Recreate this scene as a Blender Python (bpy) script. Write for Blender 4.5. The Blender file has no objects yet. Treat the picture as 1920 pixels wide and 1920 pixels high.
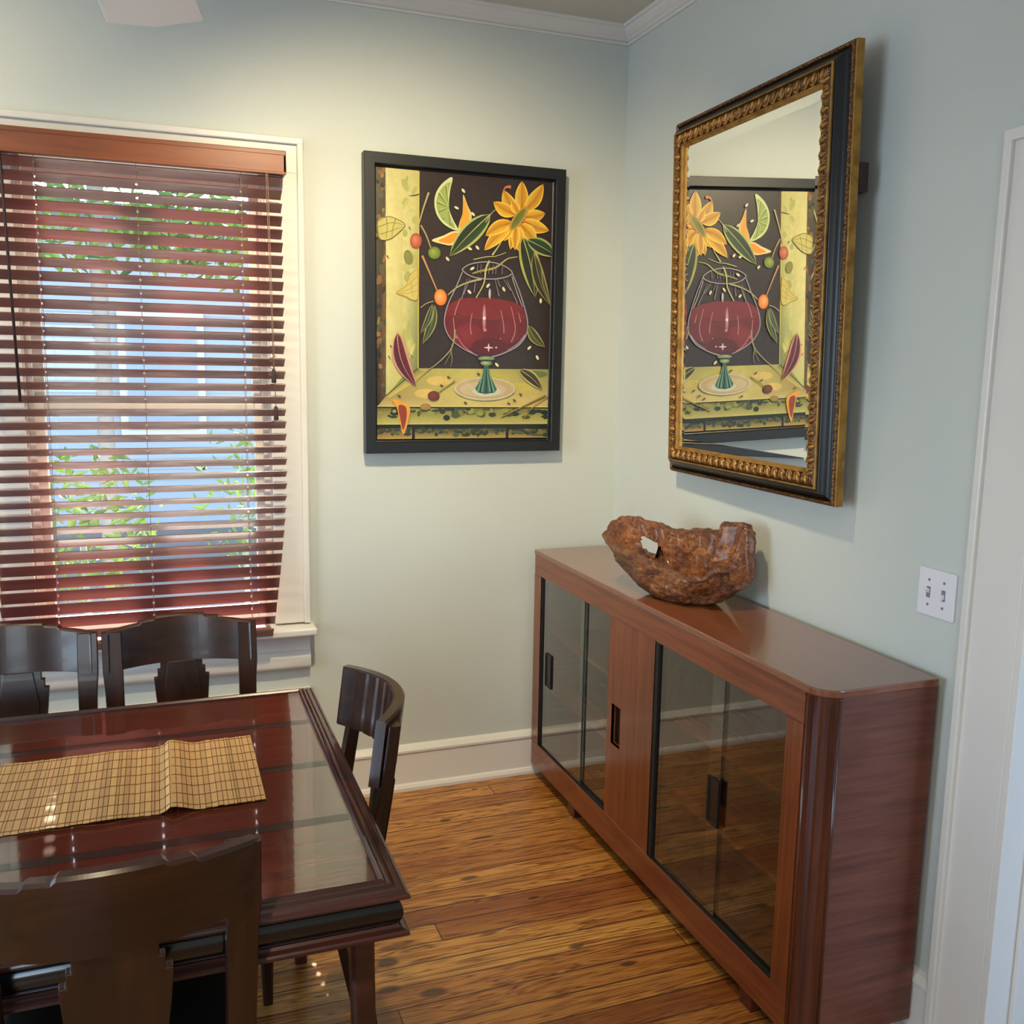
import bpy, math, random
from mathutils import Vector, Matrix, noise
R = math.radians
S = bpy.context.scene
COL = S.collection
random.seed(7)

# ------------------------------------------------------------------ mesh builder
class MB:
    def __init__(s):
        s.v = []; s.f = []; s.c = []; s.sm = []
    def add(s, vs, fs, col=None, smooth=False):
        n = len(s.v); s.v += [tuple(p) for p in vs]
        for f in fs:
            s.f.append(tuple(i + n for i in f)); s.c.append(col); s.sm.append(smooth)
        return s
    def box(s, a, b, col=None, M=None):
        x0, y0, z0 = a; x1, y1, z1 = b
        if x0 > x1: x0, x1 = x1, x0
        if y0 > y1: y0, y1 = y1, y0
        if z0 > z1: z0, z1 = z1, z0
        vs = [Vector(p) for p in ((x0,y0,z0),(x1,y0,z0),(x1,y1,z0),(x0,y1,z0),(x0,y0,z1),(x1,y0,z1),(x1,y1,z1),(x0,y1,z1))]
        if M: vs = [M @ p for p in vs]
        return s.add(vs, [(0,3,2,1),(4,5,6,7),(0,1,5,4),(1,2,6,5),(2,3,7,6),(3,0,4,7)], col)
    def grid(s, rows, closed_u=False, closed_v=False, smooth=True, col=None, cap=False):
        nv = len(rows); nu = len(rows[0]); vs = [p for r in rows for p in r]; fs = []
        for j in range(nv if closed_v else nv - 1):
            for i in range(nu if closed_u else nu - 1):
                a = j*nu+i; b = j*nu+(i+1) % nu; c2 = ((j+1) % nv)*nu+(i+1) % nu; d = ((j+1) % nv)*nu+i
                fs.append((a, b, c2, d))
        s.add(vs, fs, col, smooth)
        if cap:
            n = len(s.v) - len(vs)
            s.f.append(tuple(n+i for i in reversed(range(nu)))); s.c.append(col); s.sm.append(False)
            s.f.append(tuple(n+(nv-1)*nu+i for i in range(nu))); s.c.append(col); s.sm.append(False)
        return s
    def tube(s, pts, r, seg=8, col=None):
        pts = [Vector(p) for p in pts]; rows = []
        for k, p in enumerate(pts):
            d = (pts[min(k+1, len(pts)-1)] - pts[max(k-1, 0)]).normalized()
            up = Vector((0,0,1)) if abs(d.z) < .9 else Vector((0,1,0))
            a = d.cross(up).normalized(); b = a.cross(d)
            rr = r[k] if isinstance(r, (list, tuple)) else r
            rows.append([p + (a*math.cos(t*2*math.pi/seg) + b*math.sin(t*2*math.pi/seg))*rr for t in range(seg)])
        return s.grid(rows, closed_u=True, col=col, cap=True)
    def lathe(s, prof, c=(0,0,0), seg=32, col=None, axis='z'):
        rows = []
        for r, h in prof:
            row = []
            for k in range(seg):
                t = 2*math.pi*k/seg; p = (r*math.cos(t), r*math.sin(t), h)
                if axis == 'y': p = (p[0], p[2], p[1])
                if axis == 'x': p = (p[2], p[0], p[1])
                row.append((c[0]+p[0], c[1]+p[1], c[2]+p[2]))
            rows.append(row)
        return s.grid(rows, closed_u=True, col=col, cap=True)
    def prism(s, poly, d0, d1, axis='y', col=None):
        """poly: 2D outline, extruded along axis between d0 and d1"""
        def P(p, d):
            return {'y': (p[0], d, p[1]), 'x': (d, p[0], p[1]), 'z': (p[0], p[1], d)}[axis]
        n = len(poly)
        vs = [P(p, d0) for p in poly] + [P(p, d1) for p in poly]
        fs = [tuple(range(n)), tuple(reversed(range(n, 2*n)))]
        fs += [(i, i+n, (i+1) % n + n, (i+1) % n) for i in range(n)]
        return s.add(vs, fs, col)
    def frame(s, O, U, V, N, w, h, prof, col=None, smooth=False, closed=False):
        """mitred frame; outer rectangle w x h centred on O; prof = [(inset, height)]"""
        O, U, V, N = map(Vector, (O, U, V, N)); rows = []
        for su, sv in ((-1,-1),(1,-1),(1,1),(-1,1)):
            rows.append([O + U*(su*(w/2-i)) + V*(sv*(h/2-i)) + N*t for i, t in prof])
        # sharp mitres: each side its own strip
        for k in range(4):
            s.grid([rows[k], rows[(k+1) % 4]], smooth=smooth, col=col, closed_u=closed)
        return s
    def build(s, name, mat, parent=None, off=(0,0,0), bevel=0, subsurf=0, seg=2):
        me = bpy.data.meshes.new(name)
        o3 = Vector(off)
        me.from_pydata([Vector(p) - o3 for p in s.v], [], s.f); me.update()
        import bmesh
        bm = bmesh.new(); bm.from_mesh(me); bmesh.ops.recalc_face_normals(bm, faces=bm.faces); bm.to_mesh(me); bm.free()
        for p, sm in zip(me.polygons, s.sm): p.use_smooth = sm
        if any(c is not None for c in s.c):
            at = me.color_attributes.new('Col', 'FLOAT_COLOR', 'CORNER')
            for p, c in zip(me.polygons, s.c):
                for k, li in enumerate(p.loop_indices):
                    cc = c if c is not None else (1,1,1)
                    if isinstance(cc, dict): cc = cc[s_key(me.loops[li].vertex_index, cc)]
                    at.data[li].color = (cc[0], cc[1], cc[2], 1)
        me.materials.append(mat)
        o = bpy.data.objects.new(name, me); COL.objects.link(o)
        if parent: o.parent = parent
        if bevel:
            m = o.modifiers.new('b', 'BEVEL'); m.width = bevel; m.segments = seg; m.limit_method = 'ANGLE'; m.angle_limit = R(40)
            try: m.harden_normals = False
            except Exception: pass
        if subsurf:
            m = o.modifiers.new('s', 'SUBSURF'); m.levels = subsurf; m.render_levels = subsurf
        return o
def s_key(i, d): return 0

def thing(name, label, cat, loc=(0,0,0), rot=(0,0,0), group=None):
    o = bpy.data.objects.new(name, None); COL.objects.link(o); o.empty_display_size = .1
    o.location = loc; o.rotation_euler = rot; o['label'] = label; o['category'] = cat
    if group: o['group'] = group
    return o
def tag(o, label, cat, group=None):
    o['label'] = label; o['category'] = cat
    if group: o['group'] = group
    return o
def struct(o, label=None):
    o['kind'] = 'structure'
    if label: o['label'] = label
    return o
def empty_struct(name, loc=(0,0,0)):
    o = bpy.data.objects.new(name, None); COL.objects.link(o); o.location = loc; o['kind'] = 'structure'; return o

# ------------------------------------------------------------------ materials
def lin(c):
    c /= 255.; return c/12.92 if c <= .04045 else ((c+.055)/1.055)**2.4
def C(r, g, b): return (lin(r), lin(g), lin(b), 1)
class N:
    def __init__(s, name):
        s.m = bpy.data.materials.new(name); s.m.use_nodes = True; s.t = s.m.node_tree
        s.b = s.t.nodes['Principled BSDF']; s.out = s.t.nodes['Material Output']
    def n(s, typ, ins=None, **kw):
        x = s.t.nodes.new('ShaderNode'+typ)
        for k, v in kw.items(): setattr(x, k, v)
        for k, v in (ins or {}).items(): s.set(x, k, v)
        return x
    def set(s, x, k, v):
        if isinstance(v, bpy.types.NodeSocket): s.t.links.new(v, x.inputs[k])
        else: x.inputs[k].default_value = v
    def p(s, **kw):
        for k, v in kw.items(): s.set(s.b, k.replace('_', ' '), v)
        return s
    def math(s, op, a, b=0., c=None):
        x = s.n('Math', operation=op); s.set(x, 0, a); s.set(x, 1, b)
        if c is not None: s.set(x, 2, c)
        return x.outputs[0]
    def mix(s, f, a, b, blend='MIX'):
        x = s.n('Mix', data_type='RGBA', blend_type=blend); s.set(x, 0, f); s.set(x, 6, a); s.set(x, 7, b); return x.outputs[2]
    def ramp(s, f, stops):
        x = s.n('ValToRGB'); s.set(x, 0, f); e = x.color_ramp.elements
        e[0].position, e[0].color = stops[0]; e[1].position, e[1].color = stops[-1]
        for p_, c_ in stops[1:-1]:
            q = e.new(p_); q.color = c_
        return x.outputs[0]
    def obj(s, scale=(1,1,1), rot=(0,0,0), loc=(0,0,0)):
        tc = s.n('TexCoord'); mp = s.n('Mapping', {'Vector': tc.outputs['Object'], 'Scale': scale, 'Rotation': rot, 'Location': loc}); return mp.outputs[0]
    def noise(s, vec, scale=5., detail=3., rough=.5, dist=0.):
        x = s.n('TexNoise', {'Vector': vec, 'Scale': scale, 'Detail': detail, 'Roughness': rough, 'Distortion': dist}); return x.outputs[0]
    def bump(s, h, strength=.2, dist=.01):
        x = s.n('Bump', {'Height': h, 'Strength': strength, 'Distance': dist}); s.set(s.b, 'Normal', x.outputs[0]); return s

def plain(name, col, rough=.5, **kw):
    m = N(name); m.p(Base_Color=col, Roughness=rough, **kw); return m.m
def paint(name, col, rough=.45, bs=.06, sc=160):
    m = N(name); v = m.obj(); n1 = m.noise(v, 3, 3); c = m.mix(n1, col, tuple(x*.93 for x in col[:3])+(1,))
    m.p(Base_Color=c, Roughness=rough); m.bump(m.noise(v, sc, 2), bs, .004); return m.m
M_wall = paint('wall_paint', C(202,206,197), .5, .12, 130)
M_white = paint('trim_paint', C(222,217,208), .35, .15, 40)
M_ceil = paint('ceiling_paint', C(205,200,188), .7)
M_alum = plain('grey_metal', C(150,150,150), .35, Metallic=1.)

def wood(name, c1, c2, c3, axis='x', scale=1., rough=.25, coat=0., freq=26, contrast=(.35,.7), bump=.05, rot=(0,0,0)):
    m = N(name); st = {'x': (.055,1,1), 'y': (1,.055,1), 'z': (1,1,.055)}[axis]
    v = m.obj(tuple(k*scale for k in st), rot)
    n1 = m.noise(v, freq, 6, .62, .6); n2 = m.noise(v, freq*5.5, 3, .6); n3 = m.noise(v, freq*.16, 2)
    g = m.ramp(n1, [(contrast[0], c1), ((contrast[0]+contrast[1])/2, c2), (contrast[1], c3)])
    g = m.mix(m.math('MULTIPLY', m.math('GREATER_THAN', n2, .6), .28), g, c1)
    g = m.mix(m.math('MULTIPLY', n3, .35), g, c2)
    m.p(Base_Color=g, Roughness=rough, Coat_Weight=coat, Coat_Roughness=.06); m.bump(n2, bump, .002); return m.m
M_table = wood('mahogany_top', C(82,30,17), C(104,41,24), C(118,50,30), 'x', rough=.16, freq=30, contrast=(.2,.85), coat=.5)
M_tedge = wood('mahogany_edge', C(38,16,12), C(66,31,24), C(88,44,33), 'x', rough=.28, coat=.3)
M_chair = wood('dark_chair_wood', C(30,15,9), C(46,24,14), C(62,34,20), 'z', rough=.3, coat=.2, freq=20)
M_chairx = wood('dark_chair_rail', C(30,15,9), C(46,24,14), C(62,34,20), 'x', rough=.3, coat=.2, freq=20)
M_cab = wood('cabinet_teak', C(92,42,20), C(122,60,31), C(140,74,40), 'y', rough=.24, coat=.25, freq=36, contrast=(.3,.72))
M_cabv = wood('cabinet_teak_upright', C(92,42,20), C(122,60,31), C(140,74,40), 'z', rough=.24, coat=.25, freq=36, contrast=(.3,.72))
M_cabside = wood('cabinet_teak_side', C(80,39,26), C(106,58,42), C(124,73,54), 'x', rough=.36, coat=.1, freq=50, contrast=(.3,.7), bump=.1, rot=(0,0,0))
M_cabtop = wood('cabinet_teak_top', C(112,60,34), C(126,70,42), C(138,80,50), 'y', rough=.3, coat=.85, freq=30, contrast=(.2,.8), bump=.0)
M_cabpost = wood('cabinet_post', C(58,26,16), C(84,40,25), C(100,52,32), 'z', rough=.2, coat=.4, freq=30)
M_cabdark = wood('cabinet_inside', C(84,54,38), C(110,74,52), C(128,88,62), 'y', rough=.5, freq=30)
M_mblack = plain('mirror_black', C(9,9,9), .3)
M_black = plain('black_lacquer', C(14,14,15), .16, Coat_Weight=.5, Coat_Roughness=.08)
M_blackframe = plain('black_frame_paint', C(26,27,29), .42)
M_darkgap = plain('dark_track', C(16,11,9), .6)
M_brownplastic = plain('brown_handle', C(12,8,7), .35)
M_seat = plain('black_vinyl', C(13,12,12), .5)
M_slat = wood('blind_slat_wood', C(104,48,41), C(118,56,49), C(132,66,58), 'x', rough=.34, freq=18, coat=.35)
M_val = wood('blind_valance_wood', C(98,50,28), C(132,70,40), C(150,84,50), 'x', rough=.35, freq=18)
M_cord = plain('blind_cord', C(150,110,95), .8)
M_cordd = plain('blind_tassel', C(52,30,28), .6)
M_mirror = plain('mirror_silver', (.86,.88,.86,1), .015, Metallic=1.)
M_plate = plain('switch_plastic', C(226,222,224), .3)
M_screw = plain('screw_grey', C(128,128,138), .5)
M_fan = plain('fan_white', C(242,243,247), .4)
M_pale = plain('glide_grey', C(150,150,145), .4)

def gold(name, c1, c2, dark, sc=90):
    m = N(name); v = m.obj(); n1 = m.noise(v, sc, 3, .6); n2 = m.noise(v, 9, 3)
    g = m.ramp(n1, [(.38, dark), (.5, c1), (.7, c2)]); m.p(Base_Color=m.mix(m.math('MULTIPLY', n2, .5), g, c1), Metallic=.55, Roughness=.42)
    m.bump(n1, .35, .003); return m.m
M_gold = gold('antique_gold', C(164,118,62), C(198,156,92), C(112,74,38))
M_golddark = gold('antique_gold_ground', C(96,62,32), C(130,92,50), C(46,28,18))
M_goldplain = gold('plain_gold', C(168,126,58), C(186,146,74), C(130,92,40), 20)
M_rope = gold('beaded_gold', C(112,74,40), C(160,118,66), C(44,26,18), 140)

def glass(name, tint, refl=.1, rough=.0):
    m = N(name); t = m.t
    tr = m.n('BsdfTransparent', {'Color': tint}); gl = m.n('BsdfGlossy', {'Color': (1,1,1,1), 'Roughness': rough})
    fr = m.n('Fresnel', {'IOR': 1.5}); fb = m.math('SUBTRACT', 1., m.n('NewGeometry').outputs['Backfacing']); mx = m.n('MixShader', {0: m.math('MINIMUM', m.math('MULTIPLY', m.math('MULTIPLY', fr.outputs[0], fb), refl), 1.), 1: tr.outputs[0], 2: gl.outputs[0]})
    t.links.new(mx.outputs[0], m.out.inputs[0]); t.nodes.remove(m.b); return m.m
M_tglass = glass('table_glass_top', (.95,.97,.95,1), 1.15, .03)
M_pane = glass('window_glass', (.93,.96,.97,1), 1.)
M_cabglass = glass('cabinet_glass', (.80,.82,.80,1), 2.2)

# floor boards
KN = [(-.794,-.309,.022,.012),(-.831,-.709,.034,.012),(-1.176,-1.054,.032,.024),(-1.092,-1.216,.038,.022),(-1.201,-1.167,.034,.016),(-.613,-.101,.014,.008),(-.704,-.471,.045,.009),(-.651,-1.154,.026,.012),(-.676,-.882,.02,.008),(-.546,-1.275,.026,.01)]
def floor_mat():
    m = N('pine_boards'); tc = m.n('TexCoord'); sp = m.n('SeparateXYZ', {0: tc.outputs['Object']}); x, y = sp.outputs[0], sp.outputs[1]
    PW = .0835
    yy = m.math('DIVIDE', y, PW); idx = m.math('FLOOR', yy); fr = m.math('FRACT', yy)
    wn = m.n('TexWhiteNoise', noise_dimensions='1D'); m.set(wn, 'W', idx); rnd = wn.outputs[0]
    wn2 = m.n('TexWhiteNoise', noise_dimensions='1D'); m.set(wn2, 'W', m.math('ADD', idx, 31.7)); rnd2 = wn2.outputs[0]
    xo = m.math('ADD', x, m.math('MULTIPLY', rnd, 7.3))
    jl = m.math('FRACT', m.math('DIVIDE', xo, 4.6)); joint = m.math('LESS_THAN', jl, .0008)
    jid = m.math('FLOOR', m.math('DIVIDE', xo, 4.6))
    wn3 = m.n('TexWhiteNoise', noise_dimensions='2D'); cb0 = m.n('CombineXYZ', {0: idx, 1: jid}); m.set(wn3, 'Vector', cb0.outputs[0]); tone = wn3.outputs[0]
    cb = m.n('CombineXYZ', {0: m.math('MULTIPLY', xo, .42), 1: m.math('MULTIPLY', y, 8.), 2: m.math('MULTIPLY', rnd2, 20.)}).outputs[0]
    n1 = m.noise(cb, 3.2, 4, .5, .9)
    cb2 = m.n('CombineXYZ', {0: m.math('MULTIPLY', xo, .9), 1: m.math('MULTIPLY', y, 40.), 2: rnd}).outputs[0]
    n2 = m.noise(cb2, 6, 3, .6, .3)
    rings = m.math('FRACT', m.math('MULTIPLY', n1, 11.)); 
    ringd = m.math('MULTIPLY', m.math('POWER', m.math('SUBTRACT', 1., m.math('ABSOLUTE', m.math('SUBTRACT', m.math('MULTIPLY', rings, 2.), 1.))), 1.6), .95)
    base = m.ramp(tone, [(0., C(142,84,38)), (.25, C(176,116,52)), (.6, C(198,140,66)), (1., C(210,156,78))])
    c = m.mix(m.math('MULTIPLY', ringd, m.math('MULTIPLY', n2, 1.9)), base, C(96,42,14))
    c = m.mix(m.math('MULTIPLY', m.n('MapRange', {0: n1, 1: .54, 2: .62, 3: 0., 4: 1.}).outputs[0], .5), c, C(128,62,28))
    k = None
    for kx, ky, ra, rb in KN:
        dx = m.math('DIVIDE', m.math('SUBTRACT', x, kx), ra); dy = m.math('DIVIDE', m.math('SUBTRACT', y, ky), rb)
        d = m.math('ADD', m.math('MULTIPLY', dx, dx), m.math('MULTIPLY', dy, dy))
        d = m.math('ADD', d, m.math('MULTIPLY', m.math('SUBTRACT', n2, .5), 1.2))
        kk = m.n('MapRange', {0: d, 1: .4, 2: 1.3, 3: 1., 4: 0.}).outputs[0]
        k = kk if k is None else m.math('MAXIMUM', k, kk)
    c = m.mix(m.math('MULTIPLY', k, .8), c, C(52,34,22))
    edge = m.math('LESS_THAN', m.math('MINIMUM', fr, m.math('SUBTRACT', 1., fr)), m.math('MULTIPLY_ADD', rnd2, .018, .018))
    gap = m.math('MAXIMUM', edge, joint)
    c = m.mix(m.math('MULTIPLY', gap, .85), c, C(46,22,12))
    m.p(Base_Color=c, Roughness=m.math('MULTIPLY_ADD', n2, .2, .25), Coat_Weight=.15, Coat_Roughness=.15)
    m.bump(m.math('SUBTRACT', m.math('MULTIPLY', n2, .15), gap), .4, .003); return m.m
M_floor = floor_mat()

def bamboo_mat():
    m = N('bamboo_sticks'); at = m.n('Attribute', attribute_name='Col'); tc = m.n('TexCoord'); sp = m.n('SeparateXYZ', {0: tc.outputs['Object']})
    n = m.noise(m.obj((1,.15,1)), 180, 2); c = m.mix(m.math('MULTIPLY', n, .35), at.outputs['Color'], C(170,118,62))
    m.p(Base_Color=c, Roughness=.5); m.bump(n, .2, .001); return m.m
M_bam = bamboo_mat()
def root_mat():
    m = N('root_wood'); v = m.obj(); st = m.obj((1.6,.45,1.2))
    n1 = m.noise(st, 34, 6, .62, 1.6); n2 = m.noise(v, 60, 5, .7, 1.); n3 = m.noise(v, 13, 3, .6, .8)
    at = m.n('Attribute', attribute_name='Bark')
    c = m.ramp(n1, [(.3, C(72,34,16)), (.45, C(124,70,34)), (.58, C(160,98,50)), (.72, C(190,130,74))])
    c = m.mix(m.n('MapRange', {0: n3, 1: .48, 2: .62, 3: 0., 4: .65}).outputs[0], c, C(84,44,30))
    b = m.math('MULTIPLY', at.outputs['Fac'], m.n('MapRange', {0: n3, 1: .35, 2: .6, 3: 1.15, 4: .35}).outputs[0])
    c = m.mix(m.math('MINIMUM', b, .92), c, m.mix(n2, C(40,26,24), C(88,62,52)))
    c = m.mix(m.n('MapRange', {0: n2, 1: .56, 2: .68, 3: 0., 4: .8}).outputs[0], c, C(34,17,12))
    m.p(Base_Color=c, Roughness=m.math('MULTIPLY_ADD', n1, .3, .2), Coat_Weight=.3, Coat_Roughness=.15)
    m.bump(m.math('ADD', n1, m.math('MULTIPLY', n2, .7)), .8, .012); return m.m
M_root = root_mat()
def canvas_mat():
    m = N('oil_paint'); at = m.n('Attribute', attribute_name='Col'); v = m.obj(); n1 = m.noise(v, 45, 5, .65); n2 = m.noise(v, 11, 4, .6)
    sepc = m.n('SeparateColor', {0: at.outputs['Color']})
    amt = m.n('MapRange', {0: sepc.outputs[1], 1: .1, 2: .4, 3: .05, 4: .42}).outputs[0]
    f = m.math('MULTIPLY', amt, m.n('MapRange', {0: m.math('MULTIPLY', m.math('ADD', n1, n2), .5), 1: .38, 2: .64, 3: -.0, 4: 1.}).outputs[0])
    c = m.mix(f, at.outputs['Color'], m.mix(.75, at.outputs['Color'], C(142,136,80)))
    m.p(Base_Color=c, Roughness=.38); m.bump(n1, .15, .001); return m.m
M_canvas = canvas_mat()

# ------------------------------------------------------------------ room shell
XL, YF, H = -4.7, -5.3, 2.89
wx0, wx1, wz0, wz1 = -2.12, -1.34, .68, 2.27      # window opening
mb = MB()
T = .16
mb.box((XL-T,0,-.1),(wx0,T,H+.1)).box((wx1,0,-.1),(T,T,H+.1)).box((wx0,0,-.1),(wx1,T,wz0)).box((wx0,0,wz1),(wx1,T,H+.1))
struct(mb.build('wall_back', M_wall))
dy0, dy1, dzt = -1.955, -2.80, 2.04
mb = MB(); mb.box((0,dy0,-.1),(.14,T,H+.1)).box((0,dy1,dzt),(.14,dy0,H+.1)).box((0,YF-T,-.1),(.14,dy1,H+.1))
struct(mb.build('wall_right', M_wall))
mb = MB(); a, b, z0, z1 = -3.2, -1.4, .7, 2.3
mb.box((XL-T,YF-T,-.1),(XL,a,H+.1)).box((XL-T,b,-.1),(XL,0,H+.1)).box((XL-T,a,-.1),(XL,b,z0)).box((XL-T,a,z1),(XL,b,H+.1))
struct(mb.build('wall_left', M_wall))
mb = MB(); a, b = -3.6, -2.2
mb.box((XL,YF-T,-.1),(a,YF,H+.1)).box((b,YF-T,-.1),(0,YF,H+.1)).box((a,YF-T,-.1),(b,YF,.7)).box((a,YF-T,2.3),(b,YF,H+.1))
struct(mb.build('wall_front', M_wall))
struct(MB().box((XL-T,YF-T,-.12),(2.2,0,0)).build('floor', M_floor))
struct(MB().box((XL-T,YF-T,H),(.14,T,H+.12)).build('ceiling', M_ceil))

mb = MB(); mb.box((2.2,-4.6,-.1),(2.3,-.4,2.9)).box((.14,-.5,-.1),(2.3,-.4,2.9)).box((.14,-4.6,-.1),(2.3,-4.5,2.9))
struct(mb.build('wall_hall', M_wall)); struct(MB().box((.14,-4.6,2.8),(2.3,-.4,2.9)).build('ceiling_hall', M_ceil))
# baseboards with cap bead and shoe
def baseboard(name, pts):
    prof = [(0,0),(.036,0),(.036,.012),(.03,.022),(.021,.026),(.019,.145),(.024,.15),(.024,.158),(.012,.172),(0,.178)]
    mb = MB(); (x0,y0),(x1,y1) = pts
    d = Vector((x1-x0, y1-y0, 0)).normalized(); n = Vector((d.y, -d.x, 0))
    rows = [[(p[0]+n.x*a, p[1]+n.y*a, z) for a, z in prof] for p in pts]
    mb.grid(rows, smooth=False, cap=True); return struct(mb.build(name, M_white))
baseboard('baseboard_back', ((XL,0),(0,0)))
baseboard('baseboard_right', ((0,-.036),(0,-1.81)))
baseboard('baseboard_left', ((XL,YF),(XL,0)))
# crown moulding
def crown(name, pts, mit):
    # profile (distance from wall, z)
    prof = [(0,2.831),(.009,2.831),(.011,2.838),(.006,2.842),(.013,2.846),(.017,2.851),(.026,2.857),(.037,2.868),(.042,2.878),(.049,2.880),(.052,2.886),(.052,H),(0,H)]
    mb = MB(); (x0,y0),(x1,y1) = pts
    d = Vector((x1-x0, y1-y0, 0)).normalized(); n = Vector((d.y, -d.x, 0))
    rows = []
    for (px, py), m in zip(pts, mit):
        rows.append([(px+n.x*a+d.x*a*m, py+n.y*a+d.y*a*m, z) for a, z in prof])
    mb.grid(rows, smooth=False, cap=True); return struct(mb.build(name, M_white))
crown('trim_1', ((XL,0),(0,0)), (0,-1))
crown('trim_2', ((0,0),(0,YF)), (1,0))
# board under the window
struct(MB().box((-2.6,-.02,.385),(-1.225,0,.452)).build('trim_3', M_white, bevel=.004))

# ------------------------------------------------------------------ window
win = empty_struct('window_1')
mb = MB()
mb.box((-1.345,-.02,.70),(-1.243,0,2.37)); mb.box((-2.217,-.02,.70),(-2.115,0,2.37)); mb.box((-2.217,-.021,2.262),(-1.243,0,2.37))
# backband
for x0, x1 in ((-1.245,-1.223),(-2.237,-2.215)): mb.box((x0,-.032,.70),(x1,0,2.378))
mb.box((-2.237,-.033,2.356),(-1.223,0,2.379))
mb.build('window_frame', M_white, win, bevel=.004)
mb = MB(); mb.box((-2.26,-.095,.668),(-1.208,.09,.695)); mb.build('window_sill', M_white, win, bevel=.008, seg=3)
mb = MB(); mb.box((-2.235,-.018,.598),(-1.225,0,.668)); mb.box((-2.235,-.024,.640),(-1.225,0,.668))
rows = []
random.seed(3)
for z, t in ((.532,.0),(.532,.028),(.545,.036),(.56,.034),(.575,.037),(.592,.035),(.599,.028),(.6,.0)):
    row = []
    for k in range(80):
        x = -2.235+1.01*k/79
        w = .005*noise.noise(Vector((x*7, z*70, 0))) if .54 < z < .597 else 0
        row.append((x, -t-w, z+(.003*noise.noise(Vector((x*5, z*20, 3))) if .54 < z < .597 else 0)))
    rows.append(row)
mb.grid(rows, cap=False)
mb.build('window_apron', M_white, win)
# jamb lining and sashes
mb = MB(); mb.box((wx0,0,wz0),(wx0+.012,.15,wz1)).box((wx1-.012,0,wz0),(wx1,.15,wz1)).box((wx0,0,wz1-.012),(wx1,.15,wz1)).box((wx0,0,wz0-.01),(wx1,.16,wz0+.012))
mb.box((wx0+.012,.015,wz0),(wx0+.03,.032,wz1)).box((wx1-.03,.015,wz0),(wx1-.012,.032,wz1))
mb.build('window_jamb', M_white, win)
def sash(name, y0, z0, z1, top, bot, side=.044):
    a, b = wx0+.014, wx1-.014; mb = MB()
    mb.box((a,y0,z0),(a+side,y0+.035,z1)).box((b-side,y0,z0),(b,y0+.035,z1)).box((a+side,y0,z1-top),(b-side,y0+.035,z1)).box((a+side,y0,z0),(b-side,y0+.035,z0+bot))
    o = mb.build(name, M_white, win, bevel=.004)
    MB().box((a+side,y0+.016,z0+bot),(b-side,y0+.019,z1-top)).build('window_glass', M_pane, o)
sash('lower_sash', .035, .694, 1.49, .04, .07)
sash('upper_sash', .075, 1.45, 2.256, .045, .04)

# ------------------------------------------------------------------ venetian blind
bl = thing('window_blind', 'reddish-brown wooden venetian blind with wide slats hanging over the window', 'blind', (-1.755,-.06,2.24))
BO = (-1.755,-.06,2.24)
BX0, BX1 = -2.206, -1.303
mb = MB()
mb.box((BX0-.01,-.112,2.243),(BX1+.012,-.10,2.312)).box((BX0-.01,-.112,2.243),(BX0,-.035,2.312)).box((BX1+.002,-.112,2.243),(BX1+.012,-.035,2.312))
mb.box((BX0-.01,-.113,2.300),(BX1+.012,-.108,2.316)).box((BX0-.01,-.113,2.240),(BX1+.012,-.108,2.250))
mb.build('valance', M_val, bl, BO, bevel=.003)
MB().box((BX0,-.097,2.25),(BX1,-.035,2.295)).build('head_rail', M_cordd, bl, BO)
CX = (-2.042, -1.752, -1.434)
NS = 37; ZT = 2.225; PZ = .0424
random.seed(5)
def yoff(z): return -.062 - (.05*((1.02-z)/.32)**1.3 if z < 1.02 else 0)
slat_z = [ZT - PZ*k for k in range(NS)]
for k, z in enumerate(slat_z):
    if z > 1.13: t = 29 + random.uniform(-1.5,1.5) - (4 if z > 2.1 else 0)
    else: t = 29 + (1.13-z)/.2*22 if z > .93 else 52+ (0.93-z)*22
    if z < .76: t = 45
    t = R(t); sh = 0. if z > 1.25 else -.065*((1.25-z)/.57)**1.6
    yc = yoff(z) ; x0, x1 = BX0+sh*.1, BX1+sh
    mb = MB()
    # direction across: room edge high, window edge low ; slightly crowned
    def P(x, s, off):   # s in -1 (room) .. 1 (window)
        cr = .0012*(1-s*s)
        d = (math.cos(t)*.025*s, -math.sin(t)*.025*s); nn = (math.sin(t), math.cos(t))
        return (x, yc + d[0] + nn[0]*(off+cr), z + d[1] + nn[1]*(off+cr))
    def strip(xa, xb, sa, sb, n):
        rows = []
        for x in (xa, xb):
            top = [P(x, sa+(sb-sa)*i/n, .0014) for i in range(n+1)]; bot = [P(x, sa+(sb-sa)*i/n, -.0014) for i in range(n, -1, -1)]
            rows.append(top+bot)
        mb.grid(rows, closed_u=True, smooth=False, cap=True)
    xs = [x0]; hw = .0032
    for cx in CX: xs += [cx-hw, cx+hw]
    xs.append(x1)
    for i in range(0, 8, 2): strip(xs[i], xs[i+1], -1, 1, 4)
    for i in range(1, 7, 2): strip(xs[i], xs[i+1], -1, -.32, 1); strip(xs[i], xs[i+1], .32, 1, 1)
    mb.build('slat', M_slat, bl, BO)
zb = .702
mb = MB(); yb = -.088; mb.box((BX0-.006,yb-.028,.699),(BX1-.068,yb+.026,.715)); mb.build('bottom_rail', M_slat, bl, BO, bevel=.003)
for cx in CX:
    mb = MB()
    for side in (-1, 1):
        pts = []
        for z in [ZT+.02]+slat_z:
            tt = R(29 if z > 1.13 else 46); pts.append((cx, yoff(min(z,ZT)) + side*(.0235*math.cos(tt)+.0035), z - side*.0235*math.sin(tt)+.002))
        mb.tube(pts, .0009, 5)
    mb.build('ladder_cord', M_cord, bl, BO)
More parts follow.
